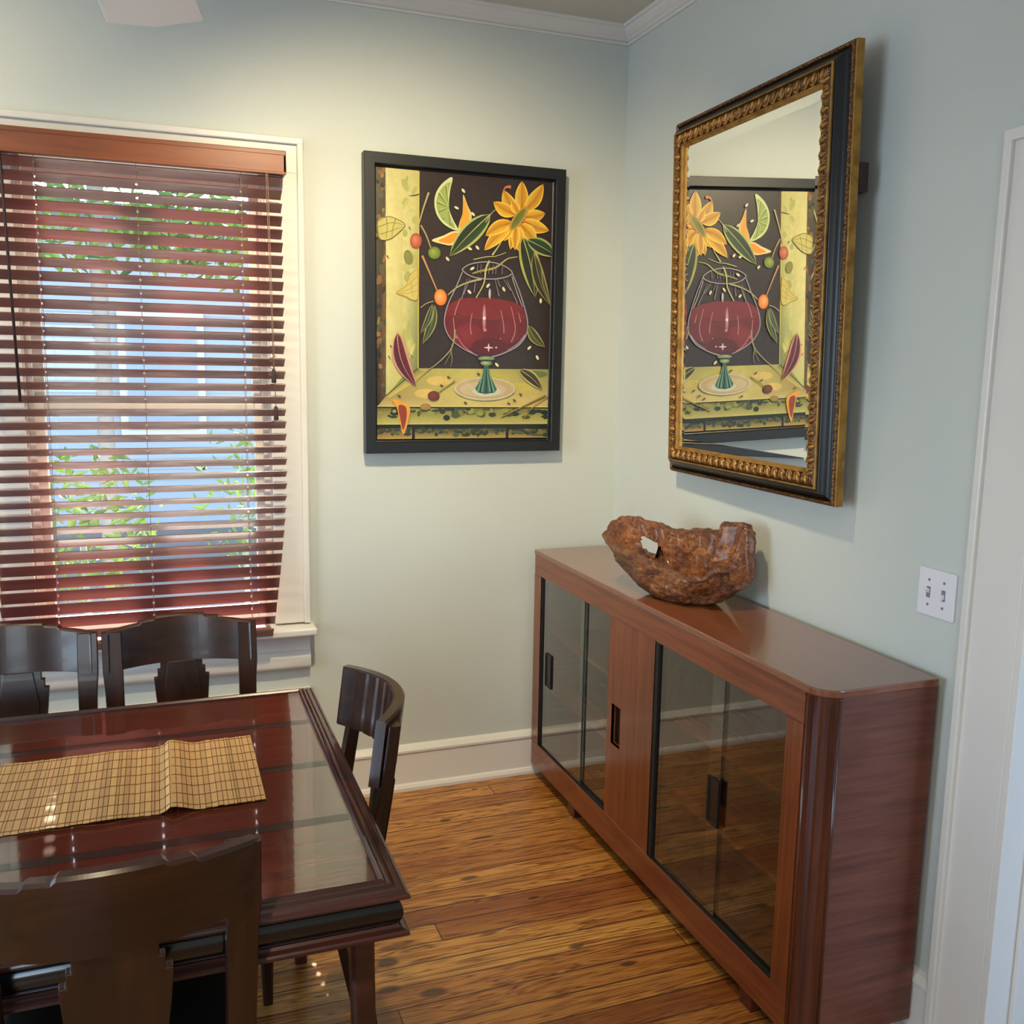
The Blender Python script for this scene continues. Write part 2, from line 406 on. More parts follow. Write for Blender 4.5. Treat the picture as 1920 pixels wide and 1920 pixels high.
# tilt wand, pull cords and tassels
mb = MB(); mb.tube([(-2.128,-.118,2.235),(-2.126,-.122,2.2),(-2.112,-.125,1.50)], .0045, 8); mb.build('tilt_wand', M_cordd, bl, BO)
for dx, zt in ((0,1.60),(.005,1.475)):
    mb = MB(); mb.tube([(-1.357+dx,-.117,2.24),(-1.352+dx,-.118,1.9),(-1.346+dx,-.119,zt)], .0013, 5); pc = mb.build('pull_cord', M_cord, bl, BO)
    mb = MB(); mb.lathe([(.002,.032),(.0055,.028),(.007,.01),(.0085,-.012),(.007,-.016)], (-1.346+dx,-.119,zt-.02), 12); mb.build('tassel', M_cordd, pc, (0,0,0) if False else BO)
mb = MB(); mb.tube([(-1.350+.014*math.sin(k*1.9), -.119+.004*math.cos(k*2.3), 1.66-.0075*k) for k in range(12)], .0014, 5); mb.build('cord_knot', M_cord, bl, BO)

# ------------------------------------------------------------------ door on the right wall
d1 = empty_struct('door_1')
mb = MB(); cw = -1.81; ct = 2.135
mb.box((-.018,cw,0),(0,dy0,ct)).box((-.018,dy1-.145,0),(0,dy1,ct)).box((-.0185,dy1,dzt-.005),(0,dy0,ct))
mb.box((-.030,cw-.022,0),(0,cw,ct+.004)).box((-.030,dy1-.145,0),(0,dy1-.123,ct+.004)).box((-.031,dy1-.145,ct-.022),(0,cw,ct+.004))
mb.build('door_frame', M_white, d1, bevel=.004)
mb = MB(); mb.box((-.02,dy0-.018,0),(.15,dy0,dzt)).box((-.02,dy1,0),(.15,dy1+.018,dzt)).box((-.02,dy1,dzt-.018),(.15,dy0,dzt))
mb.box((.05,dy0-.03,0),(.085,dy0-.018,dzt)).box((.05,dy1+.018,0),(.085,dy1+.03,dzt))
mb.build('door_jamb', M_white, d1, bevel=.002)

# ------------------------------------------------------------------ light switch
sw = thing('light_switch', 'white double toggle light switch plate on the wall beside the door casing', 'light switch', (0,-1.712,1.117))
mb = MB(); mb.prism([(-.054,-.057),(.054,-.057),(.057,-.054),(.057,.054),(.054,.057),(-.054,.057),(-.057,.054),(-.057,-.054)], -.006, 0, 'x'); mb.build('switch_plate', M_plate, sw, bevel=.002)
for yy in (.023, -.023):
    mb = MB(); up = 1 if yy > 0 else -1
    mb.box((-.0075,yy-.0055,-.013),(-.004,yy+.0055,.013)); so = mb.build('toggle_slot', M_screw, sw)
    mb = MB(); z0 = .002*up; mb.add([(-.006,yy-.004,z0-.006),(-.006,yy+.004,z0-.006),(-.006,yy+.004,z0+.006),(-.006,yy-.004,z0+.006),
        (-.017,yy-.003,z0+.008*up-.003),(-.017,yy+.003,z0+.008*up-.003),(-.017,yy+.003,z0+.008*up+.003),(-.017,yy-.003,z0+.008*up+.003)],
        [(0,1,2,3),(4,5,6,7),(0,1,5,4),(1,2,6,5),(2,3,7,6),(3,0,4,7)]); mb.build('toggle', M_plate, sw, bevel=.001)
    for zz in (-.030, .030):
        mb = MB(); mb.lathe([(.0032,-.0062),(.0034,-.0072),(.001,-.0078)], (0,yy,zz), 12, axis='x'); mb.build('screw', M_screw, sw)

# ------------------------------------------------------------------ picture
px0, px1, pz0, pz1 = -1.021, -.266, 1.314, 2.355
pc = thing('framed_picture', 'black framed painting of a red wine glass and a sunflower on the window wall', 'picture', ((px0+px1)/2,-.005,pz0))
PO = ((px0+px1)/2,-.005,pz0)
mb = MB(); mb.frame(((px0+px1)/2,0,(pz0+pz1)/2), (1,0,0), (0,0,1), (0,-1,0), px1-px0, pz1-pz0,
   [(0,.005),(0,.050),(.002,.052),(.036,.052),(.038,.050),(.040,.030),(.048,.026),(.050,.005)])
mb.build('frame', M_blackframe, pc, PO)

# canvas: measured corners of the artwork, mapped to the wall
cw_, ch_ = .664, .944
cx0, cz1 = -.976, 2.308
src = [(200,225),(1720,325),(1690,2516),(235,2541)]
dst = [(0,0),(1,0),(1,1),(0,1)]
def homog(src, dst):
    A = []; B = []
    for (x, y), (u, v) in zip(src, dst):
        A.append([x,y,1,0,0,0,-u*x,-u*y]); B.append(u); A.append([0,0,0,x,y,1,-v*x,-v*y]); B.append(v)
    n = 8
    for i in range(n):
        p = max(range(i, n), key=lambda r: abs(A[r][i])); A[i], A[p] = A[p], A[i]; B[i], B[p] = B[p], B[i]
        for r in range(n):
            if r != i:
                f = A[r][i]/A[i][i]
                for c in range(n): A[r][c] -= f*A[i][c]
                B[r] -= f*B[i]
    h = [B[i]/A[i][i] for i in range(n)]+[1]
    return h
Hm = homog(src, dst)
def uv(x, y):
    w = Hm[6]*x+Hm[7]*y+1; return (Hm[0]*x+Hm[1]*y+Hm[2])/w, (Hm[3]*x+Hm[4]*y+Hm[5])/w
art = MB(); layer = [0]; cols_v = []
def put(pts, cols):
    """one flat shape of paint; pts in sketch units; cols = colour or list per point"""
    layer[0] += 1; yv = -.0305 - layer[0]*.000012
    vs = []
    for x, y in pts:
        u, v = uv(x, y); u = min(max(u, 0), 1); v = min(max(v, 0), 1)
        vs.append((cx0+u*cw_, yv, cz1-v*ch_))
    n = len(art.v); art.v += vs; return n
def rgb(c): return C(*c)
def poly(pts, col):
    n = put(pts, None); art.f.append(tuple(range(n, n+len(pts)))); art.sm.append(False); art.c.append(None)
    cols = col if isinstance(col, list) else [col]*len(pts)
    cols_v.extend(rgb(c) for c in cols)
def fanpoly(pts, col):    # triangulated through ear clipping
    from mathutils.geometry import tessellate_polygon
    n = put(pts, None); tris = tessellate_polygon([[Vector((p[0], p[1], 0)) for p in pts]])
    for t in tris: art.f.append(tuple(n+i for i in t)); art.sm.append(False); art.c.append(None)
    cols = col if isinstance(col, list) else [col]*len(pts)
    cols_v.extend(rgb(c) for c in cols)
def smooth(pts, k=6, closed=False):
    out = []; n = len(pts)
    rng = range(n) if closed else range(n-1)
    for i in rng:
        p0 = pts[(i-1) % n] if closed or i > 0 else pts[i]; p1 = pts[i]; p2 = pts[(i+1) % n]; p3 = pts[(i+2) % n] if closed or i+2 < n else p2
        for j in range(k):
            t = j/k; out.append(tuple(.5*((2*p1[a])+(-p0[a]+p2[a])*t+(2*p0[a]-5*p1[a]+4*p2[a]-p3[a])*t*t+(-p0[a]+3*p1[a]-3*p2[a]+p3[a])*t**3) for a in (0,1)))
    if not closed: out.append(pts[-1])
    return out
def stroke(pts, w0, w1, col, col2=None, k=6, sm=True):
    q = smooth(pts, k) if sm else pts; n = len(q); L = []; Rr = []
    for i, p in enumerate(q):
        a = q[max(i-1, 0)]; b = q[min(i+1, n-1)]; dx, dy = b[0]-a[0], b[1]-a[1]; l = math.hypot(dx, dy) or 1
        w = (w0+(w1-w0)*i/(n-1))/2; L.append((p[0]-dy/l*w, p[1]+dx/l*w)); Rr.append((p[0]+dy/l*w, p[1]-dx/l*w))
    m = put(L+Rr[::-1], None); N2 = 2*n
    for i in range(n-1): art.f.append((m+i, m+i+1, m+N2-2-i, m+N2-1-i)); art.sm.append(False); art.c.append(None)
    cols_v.extend([rgb(col)]*n+[rgb(col2 or col)]*n)
def leaf(a, b, w, dark, light, edge, bend=0, ew=16, mid=True):
    """pointed leaf from a to b"""
    dx, dy = b[0]-a[0], b[1]-a[1]; l = math.hypot(dx, dy); nx, ny = -dy/l, dx/l
    def side(s, ww, n=9):
        o = []
        for i in range(n+1):
            t = i/n; f = math.sin(math.pi*t**.85)**.8 if 0 < t < 1 else 0
            bb = bend*math.sin(math.pi*t); o.append((a[0]+dx*t+nx*(bb+s*ww*f), a[1]+dy*t+ny*(bb+s*ww*f)))
        return o
    for ww, c1, c2 in ((w/2+ew/2, edge, edge), (w/2-ew/2, dark, light)):
        L = side(1, ww); Q = side(-1, ww); mdl = side(0, 0)
        for s1, c in ((L, c1), (Q, c2)):
            n = len(mdl); m = put(s1+mdl[::-1], None)
            for i in range(n-1): art.f.append((m+i, m+i+1, m+2*n-2-i, m+2*n-1-i)); art.sm.append(False); art.c.append(None)
            inner = edge if ww > w/2 else tuple(int(x*.8) for x in c)
            cols_v.extend([rgb(c)]*n+[rgb(inner)]*n)
    if mid: stroke(side(0, 0), ew*.5, 2, edge if sum(dark) < 250 else tuple(int(x*.72) for x in dark), sm=False)
def ell(cx, cy, rx, ry, ang, col, colc=None, n=24):
    ca, sa = math.cos(ang), math.sin(ang)
    pts = [(cx+rx*math.cos(t)*ca-ry*math.sin(t)*sa, cy+rx*math.cos(t)*sa+ry*math.sin(t)*ca) for t in [2*math.pi*i/n for i in range(n)]]
    hx, hy = cx-rx*.25, cy-ry*.25
    m = put(pts+[(hx, hy)], None)
    for i in range(n): art.f.append((m+i, m+(i+1) % n, m+n)); art.sm.append(False); art.c.append(None)
    cols_v.extend([rgb(col)]*n+[rgb(colc or col)])
DK = (42,29,29)
poly([(150,170),(1800,200),(1800,2600),(150,2650)], DK)
# left wall edge
poly([(150,170),(285,225),(292,1300),(304,2170),(235,2262),(150,2262)], [(88,80,62),(74,60,44),(118,84,46),(96,70,44),(30,26,20),(44,36,26)])
random.seed(11)
for k in range(60):
    y = random.uniform(240,2150); x = random.uniform(205,285)+(y-240)*.012
    ell(x, y, random.uniform(8,24), random.uniform(14,40), random.uniform(-.5,.5), random.choice([(132,92,52),(60,66,50),(44,36,28),(146,112,66),(84,86,58),(104,76,44)]))
poly([(282,222),(430,235),(440,1100),(446,2010),(306,2172),(298,1300)], [(204,196,130),(202,190,122),(208,198,134),(178,172,104),(198,190,122),(214,204,140)])
poly([(430,235),(565,250),(570,1100),(574,1935),(446,2010),(440,1100)], [(200,190,122),(188,180,106),(180,172,98),(96,112,66),(178,172,104),(208,198,134)])
for k in range(46):
    y = random.uniform(300,1900); x = random.uniform(440,540)
    ell(x, y, random.uniform(10,30), random.uniform(20,60), random.uniform(-.5,.5), random.choice([(184,178,108),(168,166,94),(196,188,122),(158,158,90)]))
stroke([(568,252),(572,1100),(577,1935)], 8, 8, (206,178,74))
# shelf
poly([(577,1935),(1000,1934),(1800,1932),(1800,2252),(1000,2258),(225,2268),(306,2172)], [(168,158,82),(186,174,90),(130,130,70),(198,174,108),(206,186,112),(196,168,98),(150,130,70)])
poly([(446,2010),(577,1935),(640,1990),(330,2190),(306,2172)], [(112,124,60),(84,104,52),(196,172,88),(200,176,90),(150,150,70)])
stroke([(306,2172),(577,1935)], 10, 8, (66,70,34), sm=False)
for (x, y, rx, ry, c) in [(760,2040,110,40,(208,176,98)),(1450,2090,120,40,(196,176,84)),(1580,1975,110,30,(96,110,52)),(640,2150,90,40,(214,178,100)),(1240,2000,80,25,(176,170,70))]: ell(x, y, rx, ry, 0, c)
poly([(225,2268),(1800,2250),(1800,2400),(225,2418)], [(96,88,44),(104,100,50),(186,176,96),(184,176,92)])
for k in range(80):
    x = random.uniform(240,1690); y = 2275+abs(random.gauss(0,40)); ell(x, min(y, 2360), random.uniform(12,40), random.uniform(8,26), 0, random.choice([(44,52,34),(70,78,40),(112,118,56),(140,142,66),(30,38,34)]))
stroke([(225,2262),(1800,2252)], 8, 8, (222,204,128), sm=False)
stroke([(225,2270),(1800,2262)], 12, 12, (46,40,24), sm=False)
stroke([(225,2412),(1800,2392)], 10, 10, (196,184,108), sm=False)
poly([(225,2422),(1800,2402),(1800,2444),(225,2462)], (24,22,18))
for x0, x1, c in ((150,530,(176,140,74)),(552,1332,(170,146,74)),(1352,1800,(176,138,80))):
    poly([(x0,2450),(x1,2436),(x1,2560),(x0,2570)], [(44,44,30),(48,50,32),c,c])
    for k in range(int((x1-x0)/14)):
        ell(random.uniform(x0+20,x1-20), random.uniform(2450,2500), random.uniform(10,34), random.uniform(8,20), 0, random.choice([(46,52,36),(78,88,50),(36,58,54),(110,104,50),(60,50,28)]))
for x in (541, 1342): stroke([(x,2440),(x+4,2560)], 18, 18, (18,16,14), sm=False)
# insects / pods on the pale wall
def pod(pts, c=(150,132,60), lines=()):
    fanpoly(smooth(pts, 4, True), (190,178,100)); stroke(pts+[pts[0]], 7, 7, c)
    for l in lines: stroke(list(l), 6, 4, c)
pod([(215,690),(300,648),(380,668),(450,715),(400,780),(320,840),(235,835)], (110,98,44), [((225,740),(330,700),(440,715)),((240,800),(330,770),(430,730)),((290,655),(300,740),(290,835)),((370,668),(350,740),(340,820))])
pod([(562,1090),(500,1140),(460,1240),(385,1292),(450,1320),(562,1345)], (176,128,40), [((562,1150),(500,1210),(470,1240)),((562,1210),(480,1270),(400,1290)),((562,1270),(480,1300),(400,1296)),((510,1200),(520,1330))])
ell(482,990,38,62,-.2,(120,116,56),(128,124,64)); stroke([(480,468),(520,462),(568,452)], 3, 9, (70,60,30))
for x, y in ((492,745),(308,992),(345,1755),(330,1845),(520,1835)): stroke([(x-8,y-14),(x+8,y+14)], 10, 5, (74,66,34), sm=False)
# fruit slice, butterfly petals
lime = [(852,300),(770,350),(712,440),(700,540),(730,640),(800,715),(905,755),(860,660),(825,560),(832,420)]
fanpoly(smooth(lime, 4, True), (204,212,150))
fanpoly(smooth([(835,345),(775,380),(728,455),(718,545),(748,635),(815,702),(880,738),(845,650),(812,560),(818,430)], 4, True), (146,160,84))
for e in ((735,440),(722,520),(735,600),(775,665),(840,712),(800,380)): stroke([(822,560),e], 4, 16, (108,128,58), sm=False); stroke([(822,552),(e[0]+8,e[1]-16)], 2, 6, (196,206,138), sm=False)
fanpoly(smooth([(945,445),(985,540),(1018,610),(1012,680),(960,740),(905,770),(915,690),(945,590)], 4, True), (206,190,120))
fanpoly(smooth([(950,480),(985,570),(1000,630),(985,690),(930,745),(918,700),(940,620)], 4, True), (226,154,40))
fanpoly(smooth([(680,842),(780,800),(860,762),(930,770),(900,830),(850,882),(760,870)], 4, True), (226,206,140))
fanpoly(smooth([(735,845),(800,812),(870,775),(915,785),(880,835),(840,868),(780,862)], 4, True), (226,138,34))
leaf((1180,610),(835,975),150,(34,48,26),(46,66,34),(168,176,96),10,22)
stroke([(1262,548),(1200,590),(1140,680)], 6, 10, (150,156,110))
# picks with fruits
stroke([(650,435),(600,590),(555,760)], 16, 8, (176,160,110)); ell(545,850,50,66,0,(150,62,40),(206,120,84))
stroke([(585,715),(632,800),(672,905)], 14, 10, (166,140,96)); ell(703,950,54,54,0,(86,104,32),(150,160,66))
stroke([(600,975),(660,1110),(728,1268)], 18, 10, (176,132,82)); ell(760,1328,54,70,-.1,(206,98,30),(238,172,90))
# stems
stroke([(1275,850),(1235,910),(1200,960)], 6, 16, (190,180,120)); stroke([(1040,1000),(1150,975),(1230,968),(1320,935)], 8, 5, (176,170,96), (196,190,110))
stroke([(1420,970),(1330,990),(1240,1060),(1165,1085)], 6, 20, (168,164,86)); stroke([(1160,1085),(1090,1100),(1030,1120)], 20, 10, (150,140,70))
stroke([(1450,760),(1500,830),(1560,940)], 14, 8, (120,126,60))
# sunflower
PET = [(1290,400,-20),(1450,318,0),(1636,340,12),(1205,502,-12),(1655,592,6),(1690,742,8),(1580,856,-10),(1440,932,0),(1355,910,0),(1298,838,0),(1130,922,10),(1138,796,14),(1362,488,0),(1395,915,0)]
for i, (tx, ty, bd) in enumerate(PET):
    ax, ay = 1425+(tx-1425)*.16+((ty-640)*-.06), 640+(ty-640)*.2
    w = 66 if i in (9, 12, 13, 8) else 104
    leaf((ax, ay), (tx, ty), w, (222,150,26), (236,176,40), (240,198,72), bd, 12, True)
    stroke([(ax, ay), (ax+(tx-ax)*.35, ay+(ty-ay)*.35)], 20, 3, (196,96,24), sm=False)
stroke([(1355,372),(1310,376),(1282,425)], 30, 5, (196,110,60))
ell(1425,640,128,44,-.95,(176,140,50),(168,146,66)); ell(1422,642,104,28,-.98,(118,118,40),(86,96,34)); 
# right hand leaves
leaf((1460,800),(1572,1312),150,(30,44,26),(40,58,32),(166,160,84),-18,22)
leaf((1500,822),(1760,960),120,(36,50,40),(40,66,40),(150,160,84),-6,18)
leaf((1560,930),(1705,1380),96,(46,42,22),(52,66,34),(150,132,80),26,12)
stroke([(1560,930),(1620,1050),(1640,1200),(1705,1380)], 8, 6, (150,126,88))
# glass
stroke([(820,1308),(900,1240),(1000,1195),(1110,1165)], 8, 18, (168,160,100))
stroke([(1175,1008),(1145,1080),(1130,1200),(1062,1330)], 16, 8, (190,184,110))
leaf((712,1398),(610,1728),70,(48,58,32),(66,78,44),(150,146,84),-20,10); leaf((690,1390),(590,1640),50,(40,50,30),(56,66,38),(140,140,84),-16,10)
stroke([(590,1420),(640,1382),(700,1362)], 8, 8, (156,148,96))
G = (150,138,150); G2 = (196,186,196)
wine = [(905,1345),(1040,1328),(1200,1328),(1350,1350),(1440,1385),(1482,1440),(1500,1540),(1490,1640),(1440,1720),(1340,1790),(1200,1835),(1060,1815),(940,1750),(850,1680),(805,1600),(800,1500),(830,1400)]
q = smooth(wine, 4, True); fanpoly(q, [(112,24,34) if p[1] < 1500 else (96,22,30) if p[1] < 1700 else (70,18,26) for p in q])
q = smooth([(835,1400),(905,1345),(1040,1328),(1200,1328),(1350,1350),(1455,1400),(1470,1430),(1400,1480),(1250,1515),(1080,1515),(930,1480),(850,1440)], 4, True)
fanpoly(q, (112,28,36)); stroke([(850,1440),(930,1480),(1080,1515),(1250,1515),(1400,1480),(1470,1430)], 5, 5, (60,16,22))
ell(1000,1650,120,110,0,(108,26,34),(122,36,42)); ell(1190,1740,160,70,0,(80,18,26),(84,20,28)); ell(1350,1600,100,120,0,(98,24,32),(110,32,38))
stroke([(945,1105),(890,1240),(830,1370),(795,1500),(805,1600),(860,1690),(960,1765),(1080,1822)], 9, 9, G)
stroke([(1372,1110),(1430,1250),(1480,1400),(1508,1520),(1500,1630),(1430,1730),(1300,1800),(1200,1832)], 9, 12, G)
stroke([(1370,1140),(1420,1290),(1465,1400)], 5, 5, G2); stroke([(1488,1640),(1430,1712),(1340,1770)], 12, 5, G)
rim = [(940,1085),(1000,1045),(1100,1022),(1200,1022),(1300,1050),(1372,1105),(1320,1145),(1200,1165),(1060,1155),(980,1125),(940,1085)]
stroke(rim, 9, 9, (160,146,146))
for x0, x1, y1 in ((985,940,1340),(1010,955,1300),(1060,1045,1280),(1225,1260,1310),(1245,1270,1230),(1325,1420,1370),(1300,1360,1260)): stroke([(x0,1165),(x1,y1)], 4, 9, (128,118,124), sm=False)
for x in (1075,1105,1210,1235,1175,1290): stroke([(x,1040),(x-6,1120)], 4, 7, (120,112,110), sm=False)
for pts in ([(930,1330),(895,1420),(880,1480)],[(870,1500),(880,1600),(900,1680)],[(1030,1460),(1016,1560),(1024,1640)],[(1275,1430),(1300,1540),(1305,1625)],[(1365,1400),(1398,1540),(1400,1620),(1370,1700)],[(1430,1450),(1450,1530)],[(900,1650),(960,1740),(1040,1800)]): stroke(pts, 5, 8, (186,116,124))
ell(1135,1500,16,120,0,(150,70,84),(190,160,176)); ell(1135,1500,12,14,0,(236,226,232)); ell(1180,1290,10,44,0,(176,166,176),(206,200,206))
for a in (0, math.pi/2): ell(1175,1752,34 if a else 40,7,a,(206,170,180),(226,206,212))
ell(1240,1750,8,8,0,(206,160,170)); ell(1275,1675,6,6,0,(180,110,120)); ell(1142,1600,16,12,.6,(190,120,90))
# stem & foot
ell(1146,2105,262,100,0,(196,184,160),(206,198,178)); ell(1146,2102,248,88,0,(184,158,118),(190,166,126)); ell(1130,2110,200,62,0,(196,176,140),(188,168,134)); ell(1160,2125,120,44,0,(196,196,176),(206,206,190))
q = [(1135,1905),(1175,1905),(1190,1990),(1250,2110),(1230,2135),(1150,2150),(1085,2135),(1062,2105),(1120,2000)]
fanpoly(q, (44,88,74))
for x, xt in ((1085,1140),(1120,1148),(1190,1162),(1225,1168)): stroke([(xt,1930),(x,2130)], 3, 16, (96,146,122), sm=False)
for x, xt in ((1105,1144),(1158,1155),(1208,1165)): stroke([(xt,1930),(x,2140)], 3, 14, (18,40,34), sm=False)
ell(1155,1845,74,20,0,(96,116,84),(150,164,120)); ell(1155,1885,52,22,0,(84,104,70),(176,184,130)); ell(1155,1862,60,8,0,(40,52,36))
# root stem, purple and orange leaves
stroke([(885,1600),(880,1680),(845,1780),(740,1890),(660,1950),(560,2040)], 16, 6, (170,156,118), (110,110,70))
stroke([(860,1730),(850,1800),(800,1900)], 8, 3, (140,134,96)); stroke([(855,1790),(862,1860),(850,1920)], 8, 3, (130,126,84))
leaf((392,1630),(560,2092),120,(84,24,42),(96,30,48),(196,132,112),46,18)
fanpoly(smooth([(355,2205),(430,2215),(505,2262),(500,2360),(455,2500),(420,2380),(395,2270)], 4, True), (222,150,50))
fanpoly(smooth([(410,2255),(470,2262),(480,2350),(452,2460),(425,2360)], 4, True), (138,52,30))
stroke([(890,2040),(735,2150)], 10, 6, (120,96,40), sm=False); ell(708,2168,50,42,0,(92,40,30),(120,62,48))
ell(640,2262,46,28,0,(150,110,60),(160,124,70))
leaf((1515,1560),(1660,1742),80,(84,84,34),(58,62,30),(156,148,90),20,10)
leaf((1440,1935),(1640,2105),90,(48,40,24),(60,56,30),(186,170,104),-14,14)
stroke([(1670,2155),(1290,2345)], 16, 12, (176,140,70), (84,64,30), sm=False); stroke([(1690,2165),(1560,2260),(1470,2370)], 9, 5, (160,120,56))
for x, y, a in ((945,415,.9),(888,562,.5),(1030,612,.8),(1070,898,.9),(1005,908,.5),(815,1000,.9),(1028,1078,-.6),(1165,1222,-.9),(1300,1250,1.1),(1005,1278,.8),(1620,1345,1.6),(1525,1750,-.8),(1595,1832,1.1),(1247,1898,.8)):
    ell(x, y, 22, 11, a, (206,190,150), (240,228,196))
for x, y in ((415,2172),(775,2080),(1090,1978),(1455,2150),(1352,2228),(980,2225),(835,2010),(1400,2200),(960,2500),(970,2300)): ell(x, y, 16, 8, .5, (88,64,30))
# build canvas mesh with point colours
me = bpy.data.meshes.new('painting')
me.from_pydata([Vector(p)-Vector(PO) for p in art.v], [], art.f); me.update()
at = me.color_attributes.new('Col', 'FLOAT_COLOR', 'POINT')
for i, c in enumerate(cols_v): at.data[i].color = c
me.materials.append(M_canvas)
o = bpy.data.objects.new('painting', me); COL.objects.link(o); o.parent = pc
MB().box((cx0,-.0304,cz1-ch_),(cx0+cw_,-.012,cz1)).build('canvas_backing', M_blackframe, pc, PO)

# ------------------------------------------------------------------ wall mirror
my0, my1, mz0, mz1 = -.525, -1.418, 1.284, 2.430
MT = .026
mir = thing('wall_mirror', 'large gilt and black framed rectangular mirror hanging on the right wall', 'mirror', (-.036,(my0+my1)/2,mz0), (0,-MT,-.028))
W, Hh = my0-my1, mz1-mz0
MO = (0,0,Hh/2); U = (0,-1,0); V = (0,0,1); NN = (-1,0,0)
# gold outer side and beaded lip
MB().frame(MO, U, V, NN, W, Hh, [(0,0),(0,.022),(.002,.024)]).build('outer_edge', M_goldplain, mir)
mb = MB(); mb.frame(MO, U, V, NN, W-.004, Hh-.004, [(0,.022),(.002,.028),(.006,.031),(.009,.028),(.011,.022)], smooth=True)
def beads(mb, w, h, hh, r, step, lean=0.):
    for (ax, L, sgn) in (('u', w, 1), ('u', w, -1), ('v', h, 1), ('v', h, -1)):
        n = int(L/step)
        for k in range(n):
            t = -L/2+(k+.5)*L/n
            u, v = (t, sgn*h/2) if ax == 'u' else (sgn*w/2, t)
            c = Vector(MO)+Vector(U)*u+Vector(V)*v+Vector(NN)*hh
            du = Vector(U) if ax == 'u' else Vector(V); dv = Vector(V) if ax == 'u' else Vector(U)
            rows = []
            for a in (0, .5, 1.):
                th = a*math.pi/2; rows.append([c+(du*math.cos(p)*r*.8+dv*math.sin(p)*r)*math.cos(th)+Vector(NN)*r*.8*math.sin(th) for p in [2*math.pi*i/6 for i in range(6)]])
            mb.grid(rows, closed_u=True)
beads(mb, W-.016, Hh-.016, .028, .0048, .0105)
mb.build('beaded_edge', M_rope, mir)
MB().frame(MO, U, V, NN, W-.025, Hh-.025, [(0,.020),(.001,.026),(.010,.031),(.018,.041),(.024,.050),(.0295,.053),(.0305,.046)], smooth=True).build('black_band', M_mblack, mir)
MB().frame(MO, U, V, NN, W-.086, Hh-.086, [(0,.045),(0,.057),(.002,.059),(.004,.059),(.005,.052)]).build('gold_fillet', M_goldplain, mir)
# ornament band: cove with egg shapes
MB().frame(MO, U, V, NN, W-.095, Hh-.095, [(0,.050),(.004,.054),(.011,.058),(.022,.058),(.031,.054),(.035,.050)], smooth=True).build('carved_band', M_golddark, mir)
mb = MB()
ow, oh = W-.095-.035, Hh-.095-.035
for (ax, L, sgn, other) in (('u', ow, 1, oh), ('u', ow, -1, oh), ('v', oh, 1, ow), ('v', oh, -1, ow)):
    n = int(L/.0345)
    for k in range(n):
        t = -L/2+(k+.5)*L/n
        du = Vector(U) if ax == 'u' else Vector(V); dv = (Vector(V) if ax == 'u' else Vector(U))*sgn
        c = Vector(MO)+du*t+dv*(other/2)+Vector(NN)*.0570
        rows = []
        for a in (0, .3, .55, .8, 1.):
            th = a*math.pi/2; rows.append([c+(du*(math.cos(p)*.0066+math.sin(p)*.003)+dv*math.sin(p)*.0135)*math.cos(th)+Vector(NN)*.0075*math.sin(th) for p in [2*math.pi*i/12 for i in range(12)]])
        mb.grid(rows, closed_u=True)
        pts = [c+du*(math.cos(p)*.0125+math.sin(p)*.003)+dv*math.sin(p)*.0155+Vector(NN)*.0012 for p in [math.pi*(.9+1.3*i/11) for i in range(12)]]
        mb.tube(pts, [.0014+.0022*math.sin(math.pi*i/11) for i in range(12)], 6)
        pts = [c+du*(.0168+.002*math.cos(p))+dv*(.013*math.sin(p))+Vector(NN)*.0005 for p in [-1.2, -.4, .4, 1.2]]
        mb.tube(pts, [.001,.0024,.0024,.001], 5)
mb.build('egg_moulding', M_gold, mir)
MB().frame(MO, U, V, NN, W-.163, Hh-.163, [(0,.050),(.001,.054),(.004,.054),(.005,.050),(.006,.049),(.008,.049),(.009,.046),(.011,.046),(.012,.0425),(.012,.030)]).build('inner_lip', M_goldplain, mir)
gw, gh = W-.186, Hh-.186
bv = .026
MB().box((-.0400,-(gw/2-bv),Hh/2-(gh/2-bv)),(-.030,gw/2-bv,Hh/2+gh/2-bv)).build('mirror_glass', M_mirror, mir)
MB().frame(MO, U, V, NN, gw, gh, [(0,.0400+.00135),(bv,.0400)]).build('bevelled_edge', M_mirror, mir)
MB().box((-.019,-W/2+.01,.01),(0,W/2-.01,Hh-.01)).build('back_board', M_darkgap, mir)
# hanging bracket block seen behind the near edge
MB().box((.001,-W/2-.001,.79),(.028,-W/2+.03,.86)).build('hanger', M_cordd, mir)

# ------------------------------------------------------------------ display cabinet
cabx, cb0, cb1, ctop, cbot = -.354, -.040, -1.763, .928, .052
CO = (-.19,-.9,0)
cab = thing('display_cabinet', 'long low reddish-brown wooden cabinet with sliding glass doors along the right wall', 'cabinet', CO)
BK = -.026
def arc(cx, cy, r, a0, a1, n): return [(cx+r*math.cos(a0+(a1-a0)*i/n), cy+r*math.sin(a0+(a1-a0)*i/n)) for i in range(n+1)]
rr = .055
outline = [(BK,cb0),(cabx,cb0)] + arc(cabx+rr, cb1+rr, rr, math.pi, 1.5*math.pi, 10) + [(BK,cb1)]
o2 = [(BK,cb0),(cabx-.003,cb0)] + arc(cabx+rr, cb1+rr, rr+.003, math.pi, 1.5*math.pi, 10) + [(BK,cb1-.003)]
MB().prism(o2, .910, ctop, 'z').build('top', M_cabtop, cab, CO, bevel=.003)
